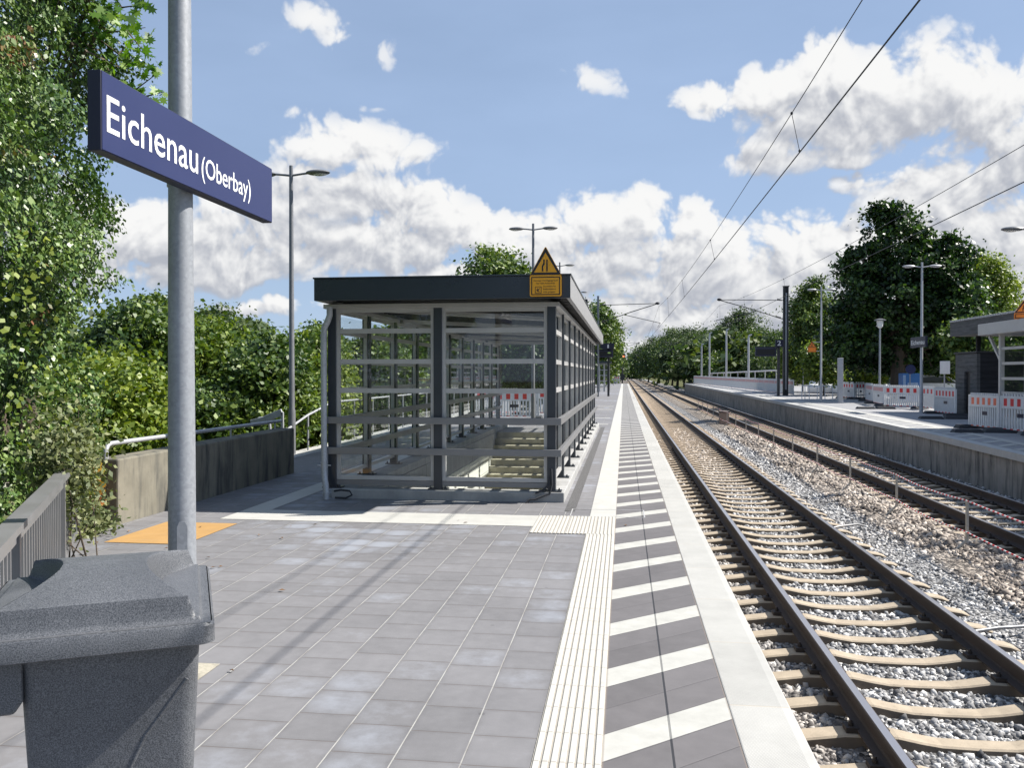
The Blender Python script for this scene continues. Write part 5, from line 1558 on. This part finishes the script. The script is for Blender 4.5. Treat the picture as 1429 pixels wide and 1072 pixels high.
# blue machine, round sign, white notice, post, lantern, tube fence
Y = 47.0
A, B = at(1259.5, 545, Y), at(1284, 521, Y)
t = thing('blue_cabinet', (A.x, Y, p2z(Y)), 'blue cabinet standing behind the long barrier', 'cabinet')
b = MB(); b.box(A.x, B.x, Y, Y + .7, p2z(Y), B.z); b.build('cabinet_body', M['bluebox'], t, bevel=.03)
b = MB(); b.box(A.x + .25, B.x - .1, Y - .012, Y - .001, B.z - .75, B.z - .5); b.build('screen', simple('pale_screen', (.35, .45, .6), .3), t)
b = MB(); b.box(A.x + .02, A.x + .16, Y - .012, Y - .001, p2z(Y) + .1, B.z - .1); b.build('side_strip', simple('machine_strip', (.30, .42, .60), .4), t)
t = thing('round_sign', at(1270, 530, Y - .6), 'round dark blue sign above the blue cabinet', 'sign')
c_ = at(1270.5, 515.5, Y - .6)
b = MB(); b.prism([(.25 * math.cos(2 * math.pi * k / 24), .25 * math.sin(2 * math.pi * k / 24)) for k in range(24)], c_, (1, 0, 0), (0, 0, 1), .04); b.build('sign_disc', M['blue'], t)
b = MB(); b.tube([(c_.x, c_.y + .06, 0), (c_.x, c_.y + .06, c_.z + .1)], .03, 8); b.build('sign_post', M['galv'], t)
t = thing('notice_board', at(1319, 545, 41), 'pale square notice on a thin post left of the timber building', 'notice board')
A, B = at(1312, 522, 41), at(1326, 504, 41)
b = MB(); b.box(A.x, B.x, 41, 41.05, A.z, B.z); b.build('notice_panel', M['bplas'], t, bevel=.01)
b = MB(); b.tube([((A.x + B.x) / 2, 41.09, 0), ((A.x + B.x) / 2, 41.09, B.z)], .03, 8); b.build('notice_post', M['galv'], t)
A, B = at(1170, 553, 45), at(1177, 499.5, 45)
t = thing('steel_post', ((A.x + B.x) / 2, 45, p2z(45)), 'stout pale square post left of the barrier cluster', 'post')
b = MB(); b.box(A.x, B.x, 45, 45.27, p2z(45), B.z); b.build('post_body', M['galv_l'], t, bevel=.02)
b = MB(); b.box(A.x - .04, B.x + .04, 44.96, 45.31, p2z(45), p2z(45) + .05); b.build('foot_plate', M['galv_l'], t)
Y = 43.5; p = at(1227.5, 545, Y)
t = thing('lantern_lamp', (p.x, Y, 0), 'slim lantern style lamp post standing before the oak', 'street lamp')
zl, zh = at(1227, 458, Y).z, at(1227, 447, Y).z
b = MB(); b.tube([(p.x, Y, -.3), (p.x, Y, zl)], [.06, .04], 10); b.build('pole', M['galv'], t, smooth=True)
b = MB(); b.lathe([(.06, zl), (.13, zl + .08), (.16, zh - .05), (.16, zh - .02)], (p.x, Y, 0), 12); b.build('lantern_glass', M['lens'], t)
b = MB(); b.lathe([(.27, zh - .019), (.27, zh + .02), (.08, zh + .08)], (p.x, Y, 0), 12); b.build('lantern_cap', M['lamp'], t)
Y = 50.0
t = thing('tube_fence', at(1140, 552, Y), 'low white tube fence beside the pale lamp post', 'fence')
A, B = at(1119, 552, Y), at(1162, 552, Y); z0 = p2z(Y)
b = MB(); zt_ = at(1140, 538.5, Y).z
b.tube([(A.x, Y, zt_), (B.x, Y, zt_)], .025, 8); b.build('top_tube', M['bplas'], t, smooth=True)
for k in range(6):
    x = A.x + (B.x - A.x) * (0, .10, .24, .5, .75, 1)[k]; b = MB(); b.tube([(x, Y, z0 - .4), (x, Y, zt_)], .022, 8); b.build('upright', M['bplas'], t, smooth=True)
# pale pipe rail behind the long barrier row
t = thing('pipe_railing', (13, 60, .2), 'pale pipe railing behind the long barrier row', 'railing')
b = MB(); A, B = at(986, 521.5, 118), at(1170, 513, 60)
b.tube([A, B], .07, 8); b.build('top_rail', M['galv_l'], t, smooth=True)
for k in range(14):
    q = A.lerp(B, k / 13); b = MB(); b.tube([(q.x, q.y, p2z(q.y) - .1), q], .04, 6); b.build('rail_post', M['galv_l'], t)

# parked cars seen over the barriers
def car(loc, rz, mat, label):
    t = thing('parked_car', loc, label, 'car', 'cars parked behind the opposite platform', rz)
    prof = [(-2.15, .35), (-2.2, .75), (-2.1, .92), (-1.55, 1.0), (-1.1, 1.40), (-.2, 1.47), (.75, 1.40), (1.45, .98), (2.05, .85), (2.15, .6), (2.1, .32), (1.75, .28), (-1.8, .28)]
    b = MB(); b.prism(prof, (0, .85, 0), (1, 0, 0), (0, 0, 1), 1.7); b.build('car_body', mat, t, local=True, bevel=.09, segs=3)
    for s in (-1, 1):
        b = MB(); b.prism([(-1.35, 1.02), (-1.02, 1.34), (-.2, 1.40), (.65, 1.34), (1.2, 1.0)], (0, .852 if s > 0 else -.842, 0), (1, 0, 0), (0, 0, 1), .01); b.build('side_window', M['glassd'], t, local=True)
        for x in (-1.3, 1.3):
            b = MB(); n = 20; vs = []
            for yy, r in ((s * .88 - .1, .26), (s * .88 - .09, .31), (s * .88 - .01, .31), (s * .88, .24)):
                for k in range(n): vs.append((x + r * math.cos(2 * math.pi * k / n), yy, .31 + r * math.sin(2 * math.pi * k / n)))
            b.add(vs, [(i * n + k, i * n + (k + 1) % n, (i + 1) * n + (k + 1) % n, (i + 1) * n + k) for i in range(3) for k in range(n)] + [tuple(range(n)), tuple(reversed(range(3 * n, 4 * n)))])
            b.build('wheel', M['rubber'], t, local=True)
    return t
for (u, Y, mt, rz, lab) in ((1150, 66, 'carw', 1.2, 'white car parked in the shade behind the low tube fence'), (1203, 64, 'carw', .3, 'white car parked behind the barrier cluster under the oak'), (1296, 52, 'carw', .2, 'white car parked behind the station lamp post, half hidden by barriers'), (1236, 68, 'carg', .1, 'grey car parked in deep shade beneath the oak')):
    p = at(u, 540, Y); car((p.x, Y, -.1 if Y > 60 else .1), rz, M[mt], lab)
# ------------------------------------------------------------ plants
def leafquads(C, N, size, rng, droop=0.0, aspect=1.5, spread=0.9):
    """one bent leaf-shaped quad per point: C centres, N preferred normals."""
    n = len(C)
    N = N + rng.normal(0, spread, (n, 3)); N /= np.linalg.norm(N, axis=1)[:, None] + 1e-9
    A = rng.normal(0, 1, (n, 3)); A[:, 2] -= droop
    A -= N * (A * N).sum(1)[:, None]; A /= np.linalg.norm(A, axis=1)[:, None] + 1e-9
    B = np.cross(N, A)
    s = (size * rng.uniform(.6, 1.3, n))[:, None]
    V = np.empty((n, 4, 3))
    V[:, 0] = C - A * s * aspect * .5
    V[:, 1] = C + B * s * .5 - N * s * .12 - A * s * .1
    V[:, 2] = C + A * s * aspect * .5 - N * s * .18
    V[:, 3] = C - B * s * .5 - N * s * .12 - A * s * .1
    return V.reshape(-1, 3)

def crown_pts(blobs, ncl, per, cr, rng, shell=0.55):
    bl = np.array(blobs, float)
    wgt = (bl[:, 3] * bl[:, 4] + bl[:, 4] * bl[:, 5] + bl[:, 3] * bl[:, 5]); wgt /= wgt.sum()
    k = rng.choice(len(bl), ncl, p=wgt)
    D = rng.normal(0, 1, (ncl, 3)); D /= np.linalg.norm(D, axis=1)[:, None]
    rad = shell + (1 - shell) * rng.random(ncl) ** .6
    rad *= rng.uniform(.86, 1.12, ncl)
    CC = bl[k, :3] + D * bl[k, 3:6] * rad[:, None]
    m = np.maximum(3, (per * rng.uniform(.5, 1.5, ncl)).astype(int))
    idx = np.repeat(np.arange(ncl), m); n = len(idx)
    rr = cr * rng.uniform(.6, 1.35, ncl)[idx]
    P = CC[idx] + rng.normal(0, .5, (n, 3)) * rr[:, None] * np.array([1.15, 1.15, .75])
    Nn = D[idx] * .8 + np.array([0, 0, .55])
    return P, Nn, CC

def tree(name, label, cat, base, blobs, mat, ncl, per, cr, leaf, seed, trunk_r=.2, group=None, droop=0.0, shell=.55, limbs=10, trunk_to=None):
    rng = np.random.default_rng(seed)
    t = thing(name, tuple(base), label, cat, group)
    P, Nn, CC = crown_pts(blobs, ncl, per, cr, rng, shell)
    npmesh('crown', leafquads(P, Nn, leaf, rng, droop), 4, mat, t)
    b = MB(); bl = np.array(blobs)
    c = Vector(trunk_to) if trunk_to else Vector(bl[:, :3].mean(0))
    base = Vector(base); bend = Vector((rng.normal(0, .15), rng.normal(0, .15), 0))
    b.tube([base - Vector((0, 0, .2)), base.lerp(c, .35) + bend, base.lerp(c, .7) - bend * .4, c + Vector((0, 0, .3))], [trunk_r * 1.15, trunk_r * .85, trunk_r * .6, trunk_r * .3], 10)
    for q in rng.choice(len(CC), min(limbs, len(CC)), replace=False):
        e = Vector(CC[q]); f = rng.uniform(.3, .85); s = base.lerp(c, f)
        if (e - s).length < .3: continue
        mid = s.lerp(e, .5) + Vector((rng.normal(0, .1), rng.normal(0, .1), .15 * (e - s).length * rng.uniform(0, .8)))
        b.tube([s, mid, e], [trunk_r * .38, trunk_r * .22, trunk_r * .07], 6)
    b.build('trunk', M['bark'], t, smooth=True)
    return t

def px(u, v, Y, ru, rv, ry=None):
    """blob from photo position and half size in pixels at distance Y."""
    p = at(u, v, Y); k = Y / FPX * 1.0
    rx, rz_ = ru * k, rv * k
    return (p.x, p.y, p.z, rx, ry if ry else max(rx, rz_) * .8, rz_)

# the ivy that smothers the left side
def ivy():
    rng = np.random.default_rng(11)
    path = [Vector(p) for p in ((-3.2, 1.4), (-4.15, 3.9), (-5.3, 5.7), (-6.15, 7.6), (-6.42, 9.0), (-6.75, 9.9), (-7.7, 10.7), (-9.2, 11.2))]
    t = thing('ivy_covered_tree', (-7.6, 8.6, -.9), 'huge leafy tree wall smothered in ivy along the left border', 'tree')
    seg = [(b - a).length for a, b in zip(path, path[1:])]; cum = np.concatenate([[0], np.cumsum(seg)])
    def point(s):
        i = np.clip(np.searchsorted(cum, s) - 1, 0, len(seg) - 1)
        f = (s - cum[i]) / np.array(seg)[i]
        P = np.array([[p.x, p.y] for p in path])
        q = P[i] * (1 - f)[:, None] + P[i + 1] * f[:, None]
        d = P[i + 1] - P[i]; d /= np.linalg.norm(d, axis=1)[:, None]
        nn = np.stack([d[:, 1], -d[:, 0]], 1)
        return q, nn
    n = 230000
    s = cum[-1] * (0.05 + .95 * rng.random(n)); z = -1.0 + 8.2 * rng.random(n)
    q, nn = point(s)
    lump = .34 * np.sin(s * 2.1 + z * 1.3) + .28 * np.sin(z * 2.9 - s * 1.7 + 1) + .14 * np.sin(s * 6.1 + z * 4.7) + .15 * np.sin(z * 7.9 - s * 5.3)
    lump += .10 * np.sin(s * 13 + z * 3) * np.sin(z * 11)
    # pull the top outwards a little and the waist inwards
    prof = np.interp(z, [-1, 1.0, 2.2, 3.0, 3.8, 5.0, 7.5], [-.26, -.36, -.24, .04, .04, -.06, -.08])
    dep = lump + prof - np.abs(rng.normal(0, .30, n)) + .03 * rng.normal(0, 1, n)
    C = np.stack([q[:, 0] + nn[:, 0] * dep, q[:, 1] + nn[:, 1] * dep, z], 1)
    Nn = np.stack([nn[:, 0], nn[:, 1], np.full(n, .55)], 1)
    npmesh('foliage', leafquads(C, Nn, .045, rng, 1.2, 1.35, .6), 4, M['ivy'], t)
    # stray shoots along the outline
    P, N2 = [], []
    for k in range(60):
        ss = np.array([rng.uniform(5.5, cum[-1] * .92)]); zz = rng.uniform(.5, 6.8)
        qq, n2 = point(ss); base = np.array([qq[0, 0], qq[0, 1], zz]) + np.append(n2[0] * .2, 0)
        d = np.append(n2[0], rng.uniform(-.5, .4)) + rng.normal(0, .5, 3); d /= np.linalg.norm(d); L = rng.uniform(.12, .32)
        for j in range(16):
            P.append(base + d * L * j / 15 + np.array([0, 0, -.18 * (j / 15) ** 2]) + rng.normal(0, .025, 3)); N2.append(d)
    npmesh('ivy_shoots', leafquads(np.array(P), np.array(N2), .05, rng, .8, 1.4, .9), 4, M['ivy'], t)
    b = MB()
    for (x, y) in ((-7.3, 8.4), (-6.9, 6.0), (-8.2, 10.0)):
        b.tube([(x, y, -1.4), (x + .1, y, 1.5), (x - .1, y + .1, 4.5), (x, y, 7.0)], [.22, .18, .13, .05], 10)
    b.build('trunk', M['bark'], t, smooth=True)
    # big leaved climber in the light edge half way up
    C = []
    for k in range(420):
        zz = rng.uniform(.6, 3.1); ss = np.array([rng.uniform(6.0, 8.6)]); qq, n2 = point(ss)
        C.append([qq[0, 0] + n2[0, 0] * rng.uniform(.1, .42), qq[0, 1] + n2[0, 1] * rng.uniform(.1, .42), zz])
    C = np.array(C)
    npmesh('climber_leaves', leafquads(C, np.tile([.6, -.5, .5], (len(C), 1)), .056, rng, 1.0, 1.3, .6), 4, M['leaf_lite'], t)
ivy()

# maple twigs reaching out behind the station sign
MAPLE = [(0, -.50), (.10, -.18), (.42, -.30), (.30, -.06), (.55, .10), (.28, .12), (.36, .38), (.14, .26), (0, .56), (-.14, .26), (-.36, .38), (-.28, .12), (-.55, .10), (-.30, -.06), (-.42, -.30), (-.10, -.18)]
def maple():
    rng = np.random.default_rng(5)
    t = thing('maple_tree', (-7.9, 10.6, -1), 'bright green maple boughs reaching out above the station sign', 'tree')
    b = MB(); Yd = 9.6
    P = []
    twigs = [((120, -60), (170, 10), (205, 5)), ((110, -10), (150, 45), (203, 38)), ((120, 40), (165, 75), (192, 50)), ((120, 70), (170, 95), (187, 80)), ((130, 90), (185, 128), (222, 100)), ((120, 60), (168, 128), (200, 160)), ((150, 110), (200, 135), (228, 128)), ((90, -30), (140, 10), (172, 40)), ((100, 60), (140, 70), (165, 130)), ((60, -60), (120, -30), (160, -10)), ((150, 20), (175, 40), (198, 68)), ((140, -40), (180, -20), (196, -6))]
    trunkp = Vector((-8.3, 10.8, 4.5))
    for tw in twigs:
        pts = [at(u, v, Yd + rng.uniform(-.3, .5)) for u, v in tw]
        b.tube([trunkp.lerp(pts[0], .6)] + pts, [.03, .02, .011, .004], 6)
        for k in range(22):
            f = rng.uniform(0, 2); i = min(1, int(f)); q = pts[i].lerp(pts[i + 1], f - i)
            P.append(q + Vector(rng.normal(0, .07, 3)))
        for k in range(4): P.append(pts[2] + Vector(rng.normal(0, .06, 3)))
    for k in range(260):
        P.append(at(rng.uniform(70, 165), rng.uniform(-60, 60), Yd + rng.uniform(0, .8)))
    V = []
    for p in P:
        nrm = Vector((rng.normal(.2, .6), rng.normal(-.6, .5), rng.normal(.5, .4))).normalized()
        a = Vector((rng.normal(0, 1), rng.normal(0, 1), -.8)); a = (a - nrm * a.dot(nrm)).normalized(); c = nrm.cross(a); s = rng.uniform(.09, .17)
        for (x, y) in MAPLE: V.append(p + c * (x * s) + a * (y * s) - nrm * (abs(x) * s * .25))
    npmesh('maple_leaves', np.array([tuple(v) for v in V]), len(MAPLE), M['maple'], t)
    b.tube([(-8.3, 10.8, -1.2), (-8.35, 10.9, 2), trunkp, (-8.1, 10.7, 7.5)], [.2, .17, .13, .06], 10)
    b.build('trunk', M['bark'], t, smooth=True)
maple()

# shrub and reddening vine at the fence corner
rng = np.random.default_rng(21)
p0 = gp(112, 748)
t = thing('dusty_shrub', (p0.x, p0.y, 0), 'dusty grey green shrub spilling through the bar fence', 'shrub')
P = []
for k in range(150):
    d = Vector((rng.normal(0, .5), rng.normal(0, .5), abs(rng.normal(.35, .35)))).normalized(); L = rng.uniform(.10, .50)
    for j in range(16): P.append(Vector((p0.x, p0.y, .02)) + Vector((rng.normal(0, .06), rng.normal(0, .10), 0)) + d * L * (j + 1) / 16 * Vector((1, 1, 1)).x + Vector(rng.normal(0, .03, 3)))
P = np.array([tuple(p) for p in P])
npmesh('foliage', leafquads(P, np.tile([.3, -.3, .7], (len(P), 1)), .034, rng, .4, 1.7, .9), 4, M['brush'], t)
b = MB()
for k in range(9): e = P[rng.integers(len(P))]; b.tube([(p0.x + rng.normal(0, .08), p0.y, -.05), tuple(e)], [.006, .002], 5)
b.build('stems', M['bark'], t)
p1 = gp(98, 700, .55)
t = thing('dusty_shrub', (p1.x, p1.y, 0), 'withered brownish shrub leaning over the top rail of the bar fence', 'shrub')
P = rng.normal(0, 1, (2600, 3)) * [.13, .18, .24] + [p1.x - .10, p1.y + .1, .82]
npmesh('foliage', leafquads(P, np.tile([.4, -.4, .5], (len(P), 1)), .036, rng, .4, 1.6, .9), 4, M['brush'], t)
b = MB()
for k in range(9): e = P[rng.integers(len(P))]; b.tube([(p1.x + rng.normal(-.1, .1), p1.y + .2, -.05), tuple(e)], [.007, .002], 5)
b.build('stems', M['bark'], t)
p2_ = gp(128, 735)
t = thing('autumn_vine', (p2_.x, p2_.y, 0), 'vine with red and yellow leaves hanging on the fence near the ramp wall', 'vine')
P = np.array([tuple(at(rng.normal(130, 7), rng.uniform(645, 722), p2_.y + rng.normal(-.05, .06))) for k in range(150)])
npmesh('foliage', leafquads(P, np.tile([.4, -.7, .4], (len(P), 1)), .07, rng, 1.0, 1.4, .5), 4, M['vine'], t)
b = MB()
for k in range(6): b.tube([(p2_.x + rng.normal(0, .1), p2_.y, 0), (p2_.x + rng.normal(0, .1), p2_.y, .4), tuple(P[rng.integers(len(P))])], [.010, .007, .004], 5)
b.build('stems', M['bark'], t)

# bushes and trees on the left beyond the ramp
HB = 'bushes along the left edge of the platform'
spec = [  # u, v, Y, ru, rv, mat, label
    (195, 515, 17, 62, 88, 'leaf_mid', 'dark green bush between the ivy and the station mast'),
    (150, 570, 14.5, 60, 66, 'leaf_lite', 'bush hanging over the left end of the concrete ramp wall'),
    (305, 535, 19, 62, 84, 'leaf_lite', 'yellow green bush just right of the station mast above the ramp wall'),
    (375, 550, 18, 50, 78, 'leaf_mid', 'bushy shrub between the mast and the left lamp post'),
    (440, 550, 21, 50, 84, 'leaf_lite', 'yellow green shrub between the left lamp post and the shelter'),
    (250, 585, 16.5, 70, 50, 'leaf_mid', 'low dense shrub directly behind the handrail of the ramp wall'),
]
for i, (u, v, Y, ru, rv, mt, lab) in enumerate(spec):
    a = px(u, v, Y, ru, rv, 1.6)
    bl = [a] + [px(u + dx_ * ru, v + dz_ * rv, Y + dy_, ru * s, rv * s, 1.0) for dx_, dz_, dy_, s in ((-.55, -.35, .4, .5), (.5, -.3, -.3, .5), (.1, -.62, .2, .45), (-.3, .4, -.8, .55), (.55, .4, -.6, .5))]
    tree('bush', lab, 'bush', (a[0], a[1], -1.3), bl, M[mt], 300, 80, .34, .082, 100 + i, .07, HB, .3, .45, 14)
LT = 'trees behind the left bushes'
spec = [
    (212, 462, 30, 62, 50, 'leaf_mid', 'dark round tree rising behind the bush left of the mast'),
    (300, 480, 34, 70, 46, 'leaf_far', 'dull tree top with bare twigs behind the bushes right of the mast'),
    (430, 522, 38, 80, 65, 'leaf_mid', 'mid green tree behind the left lamp post'),
    (520, 532, 33, 66, 70, 'leaf_mid', 'green tree seen through the left glass of the stair shelter'),
    (600, 500, 40, 70, 85, 'leaf_mid', 'green tree seen through the shelter beside its middle post'),
    (688, 450, 45, 70, 110, 'leaf_mid', 'tree whose crown rises above the shelter roof left of the yellow sign'),
    (760, 480, 60, 60, 80, 'leaf_dark', 'dark tree behind the shelter near its right front corner'),
    (715, 500, 40, 62, 60, 'leaf_dark', 'dark tree filling the glass below the roof at the head of the stairs'),
    (640, 520, 43, 70, 60, 'leaf_dark', 'dark tree low behind the shelter glass'),
]
for i, (u, v, Y, ru, rv, mt, lab) in enumerate(spec):
    a = px(u, v, Y, ru * .85, rv * .9)
    bl = [a] + [px(u + dx_ * ru, v + dz_ * rv, Y + dy_, ru * s, rv * s) for dx_, dz_, dy_, s in ((-.5, -.1, 1, .5), (.5, -.15, -1, .5), (.05, -.55, 0, .45), (-.2, .4, -1, .6), (.35, .45, -1.2, .55))]
    tree('tree', lab, 'tree', (a[0], a[1], -1.3), bl, M[mt], 380, 90, .62 * Y / 40, .135 * (Y / 40) ** .7, 200 + i, .2, LT, .2, .45, 14)
# tree overhanging the far part of the near platform
a = px(832, 480, 105, 26, 48)
tree('tree', 'leafy tree overhanging the near platform beside its departure board', 'tree', (a[0] - 2, a[1], -1.3), [a, px(850, 462, 106, 12, 22), px(852, 490, 104, 9, 26), px(828, 446, 107, 18, 22), px(835, 515, 108, 20, 22)], M['leaf_mid'], 300, 90, 1.0, .24, 301, .3, 'trees beside the tracks', .4, .4, 16)
for i, (u, v, Y, ru, rv) in enumerate(((845, 508, 190, 16, 22), (858, 515, 260, 10, 14))):
    a = px(u, v, Y, ru, rv); tree('tree', ('darker tree left of the tracks behind the red signal', 'small far tree left of the vanishing point')[i], 'tree', (a[0], a[1], -1.3), [a, px(u + 4, v - rv * .5, Y, ru * .5, rv * .5)], M['leaf_far'], 160, 45, 1.9, .5, 310 + i, .3, 'trees beside the tracks', 0, .4, 6)

# the oak and its neighbours across the tracks
OY = 50.0
ob = [px(1262, 430, OY, 78, 62), px(1250, 340, OY, 44, 48), px(1300, 390, OY - 1, 50, 46), px(1210, 410, OY, 42, 52), px(1236, 300, OY, 20, 22), px(1330, 352, OY - 1, 22, 24), px(1200, 480, OY, 48, 40), px(1300, 480, OY + 1, 62, 40), px(1262, 310, OY + .5, 22, 24), px(1195, 365, OY, 22, 22), px(1345, 430, OY - 2, 30, 50), px(1180, 440, OY, 22, 20), px(1350, 395, OY - 2, 18, 16), px(1222, 345, OY, 16, 14), px(1290, 345, OY, 18, 16), px(1190, 482, OY, 34, 30), px(1245, 495, OY + 1, 40, 24), px(1315, 492, OY + 1, 36, 26), px(1345, 475, OY - 1, 26, 30), px(1240, 290, OY, 8, 12)]
op = at(1255, 540, OY)
tree('oak_tree', 'tall dark oak towering behind the opposite platform', 'tree', (op.x, op.y, -.3), ob, M['leaf_dark'], 760, 78, .50, .165, 400, .42, None, .2, .40, 34, tuple(at(1258, 380, OY)))
sp = [
    (1372, 420, 62, 42, 58, 'leaf_lite', 'light green tree behind the oak at its right side', .4),
    (1135, 450, 66, 30, 58, 'leaf_mid', 'drooping willow like tree left of the oak', 1.6),
    (1120, 500, 70, 30, 30, 'leaf_lite', 'light green shrub below the drooping tree left of the oak', .3),
    (1150, 505, 58, 22, 25, 'leaf_lite', 'bright shrub behind the pale lamp post with the orange sign', .3),
    (1180, 505, 60, 20, 26, 'leaf_mid', 'shrub behind the stout square post', .3),
    (1325, 505, 52, 24, 24, 'leaf_lite', 'bright shrub behind the pale square notice', .3),
    (1350, 475, 42, 22, 24, 'leaf_mid', 'leafy shrub filling the gap below the canopy roof', .3),
    (1212, 505, 60, 30, 24, 'leaf_lite', 'bright low shrub behind the slim lantern', .2),
    (1400, 475, 44, 40, 30, 'leaf_mid', 'green shrub seen through the right shelter', .2),
]
for i, (u, v, Y, ru, rv, mt, lab, dr) in enumerate(sp):
    a = px(u, v, Y, ru, rv); bl = [a] + [px(u + dx_ * ru, v + dz_ * rv, Y, ru * s, rv * s) for dx_, dz_, s in ((-.5, -.2, .5), (.5, -.1, .5), (0, -.6, .45), (.2, .5, .6))]
    tree('tree' if rv > 40 else 'shrub', lab, 'tree' if rv > 40 else 'shrub', (a[0], a[1], -.4), bl, M[mt], int(120 + ru * rv * .1), 70, .5 * Y / 50, .15, 420 + i, .16 if rv > 40 else .06, 'greenery behind the opposite platform', dr, .4, 10)
# unseen tree added outside the right border to shade the far track
tree('tree', 'unseen leafy tree added beyond the right border to shade the far track', 'tree', (15.6, 15.5, -.2), [(15.6, 15.0, 6.3, 2.6, 3.2, 2.6), (14.6, 12.0, 5.6, 2.0, 2.2, 1.9), (15.4, 17.4, 6.0, 1.7, 2.0, 2.0)], M['leaf_mid'], 260, 55, .7, .2, 450, .2, None, .2, .4, 10)

# forest closing the view on the right of the tracks
ORD = 'first second third fourth fifth sixth seventh eighth ninth tenth eleventh twelfth thirteenth fourteenth fifteenth sixteenth seventeenth eighteenth nineteenth twentieth twenty-first'.split()
fr = [  # u, vtop, Y
    (893, 488, 330), (905, 480, 290), (920, 470, 250), (938, 462, 215), (955, 458, 190), (975, 462, 175), (992, 466, 165), (1008, 458, 150), (1034, 434, 140), (1052, 462, 135), (1072, 466, 130), (1094, 462, 120), (1110, 458, 105), (885, 497, 420), (879, 508, 560), (1020, 470, 200), (945, 478, 150), (975, 490, 128), (1000, 495, 122), (1062, 492, 112), (1090, 495, 96)]
for i, (u, vt, Y) in enumerate(fr):
    hpx = 524 - vt; ru = max(10, hpx * .42) * (1.1 if Y < 200 else .9)
    if u < 900: ru = 7
    a = px(u, vt + hpx * .42, Y, ru, hpx * .42)
    bl = [a, px(u - ru * .5, vt + hpx * .62, Y - 2, ru * .6, hpx * .34), px(u + ru * .5, vt + hpx * .60, Y + 2, ru * .6, hpx * .34), px(u + ru * .1, vt + hpx * .82, Y - 3, ru * .95, hpx * .22), px(u + ru * .15, vt + hpx * .2, Y, ru * .5, hpx * .2)]
    rank = sorted(q[0] for q in fr).index(u)
    labs = f"{'deep' if i % 3 else 'lighter'} green forest tree right of the tracks, {ORD[rank]} from the left"
    tree('forest_tree', labs, 'tree', (a[0], a[1], -1.3), bl, M['leaf_far' if i % 3 else 'leaf_mid'], 230 if Y < 250 else 130, 130, .85 * Y / 130 + .2, .0011 * Y + .055, 500 + i, .25, 'forest right of the tracks', .1, .35, 6)
# wood far behind everything, one mass on each side
def wood(name, label, x0, x1, y0, y1, h, n, seed, xf=None):
    rng = np.random.default_rng(seed)
    k = 260
    bl = []
    for i in range(k):
        f = i / k; x = x0 + (x1 - x0) * f + rng.normal(0, 3); y = y0 + (y1 - y0) * f + rng.normal(0, 4); hh = h * rng.uniform(.7, 1.15)
        bl.append((x, y, hh * .45 - 1.3, 4.5, 4.5, hh * .55))
    P, Nn, CC = crown_pts(bl, n, 34, 1.5, rng, .5)
    o = npmesh(name, leafquads(P, Nn, .75, rng), 4, M['leaf_far']); tag(o, label, 'wood'); stuff(o)
wood('distant_wood', 'distant wood lining the right side of the railway to the horizon', 20, 60, 700, 300, 15, 900, 71)
wood('distant_wood', 'wooded strip behind the car park beyond the oak', 14, 75, 130, 85, 9, 1500, 72)
wood('distant_wood', 'distant wood lining the left side behind the shelter', -7, -60, 600, 70, 11, 1500, 73)
wood('distant_wood', 'far treeline closing the horizon across the end of the tracks', -60, 90, 900, 900, 15, 500, 74)
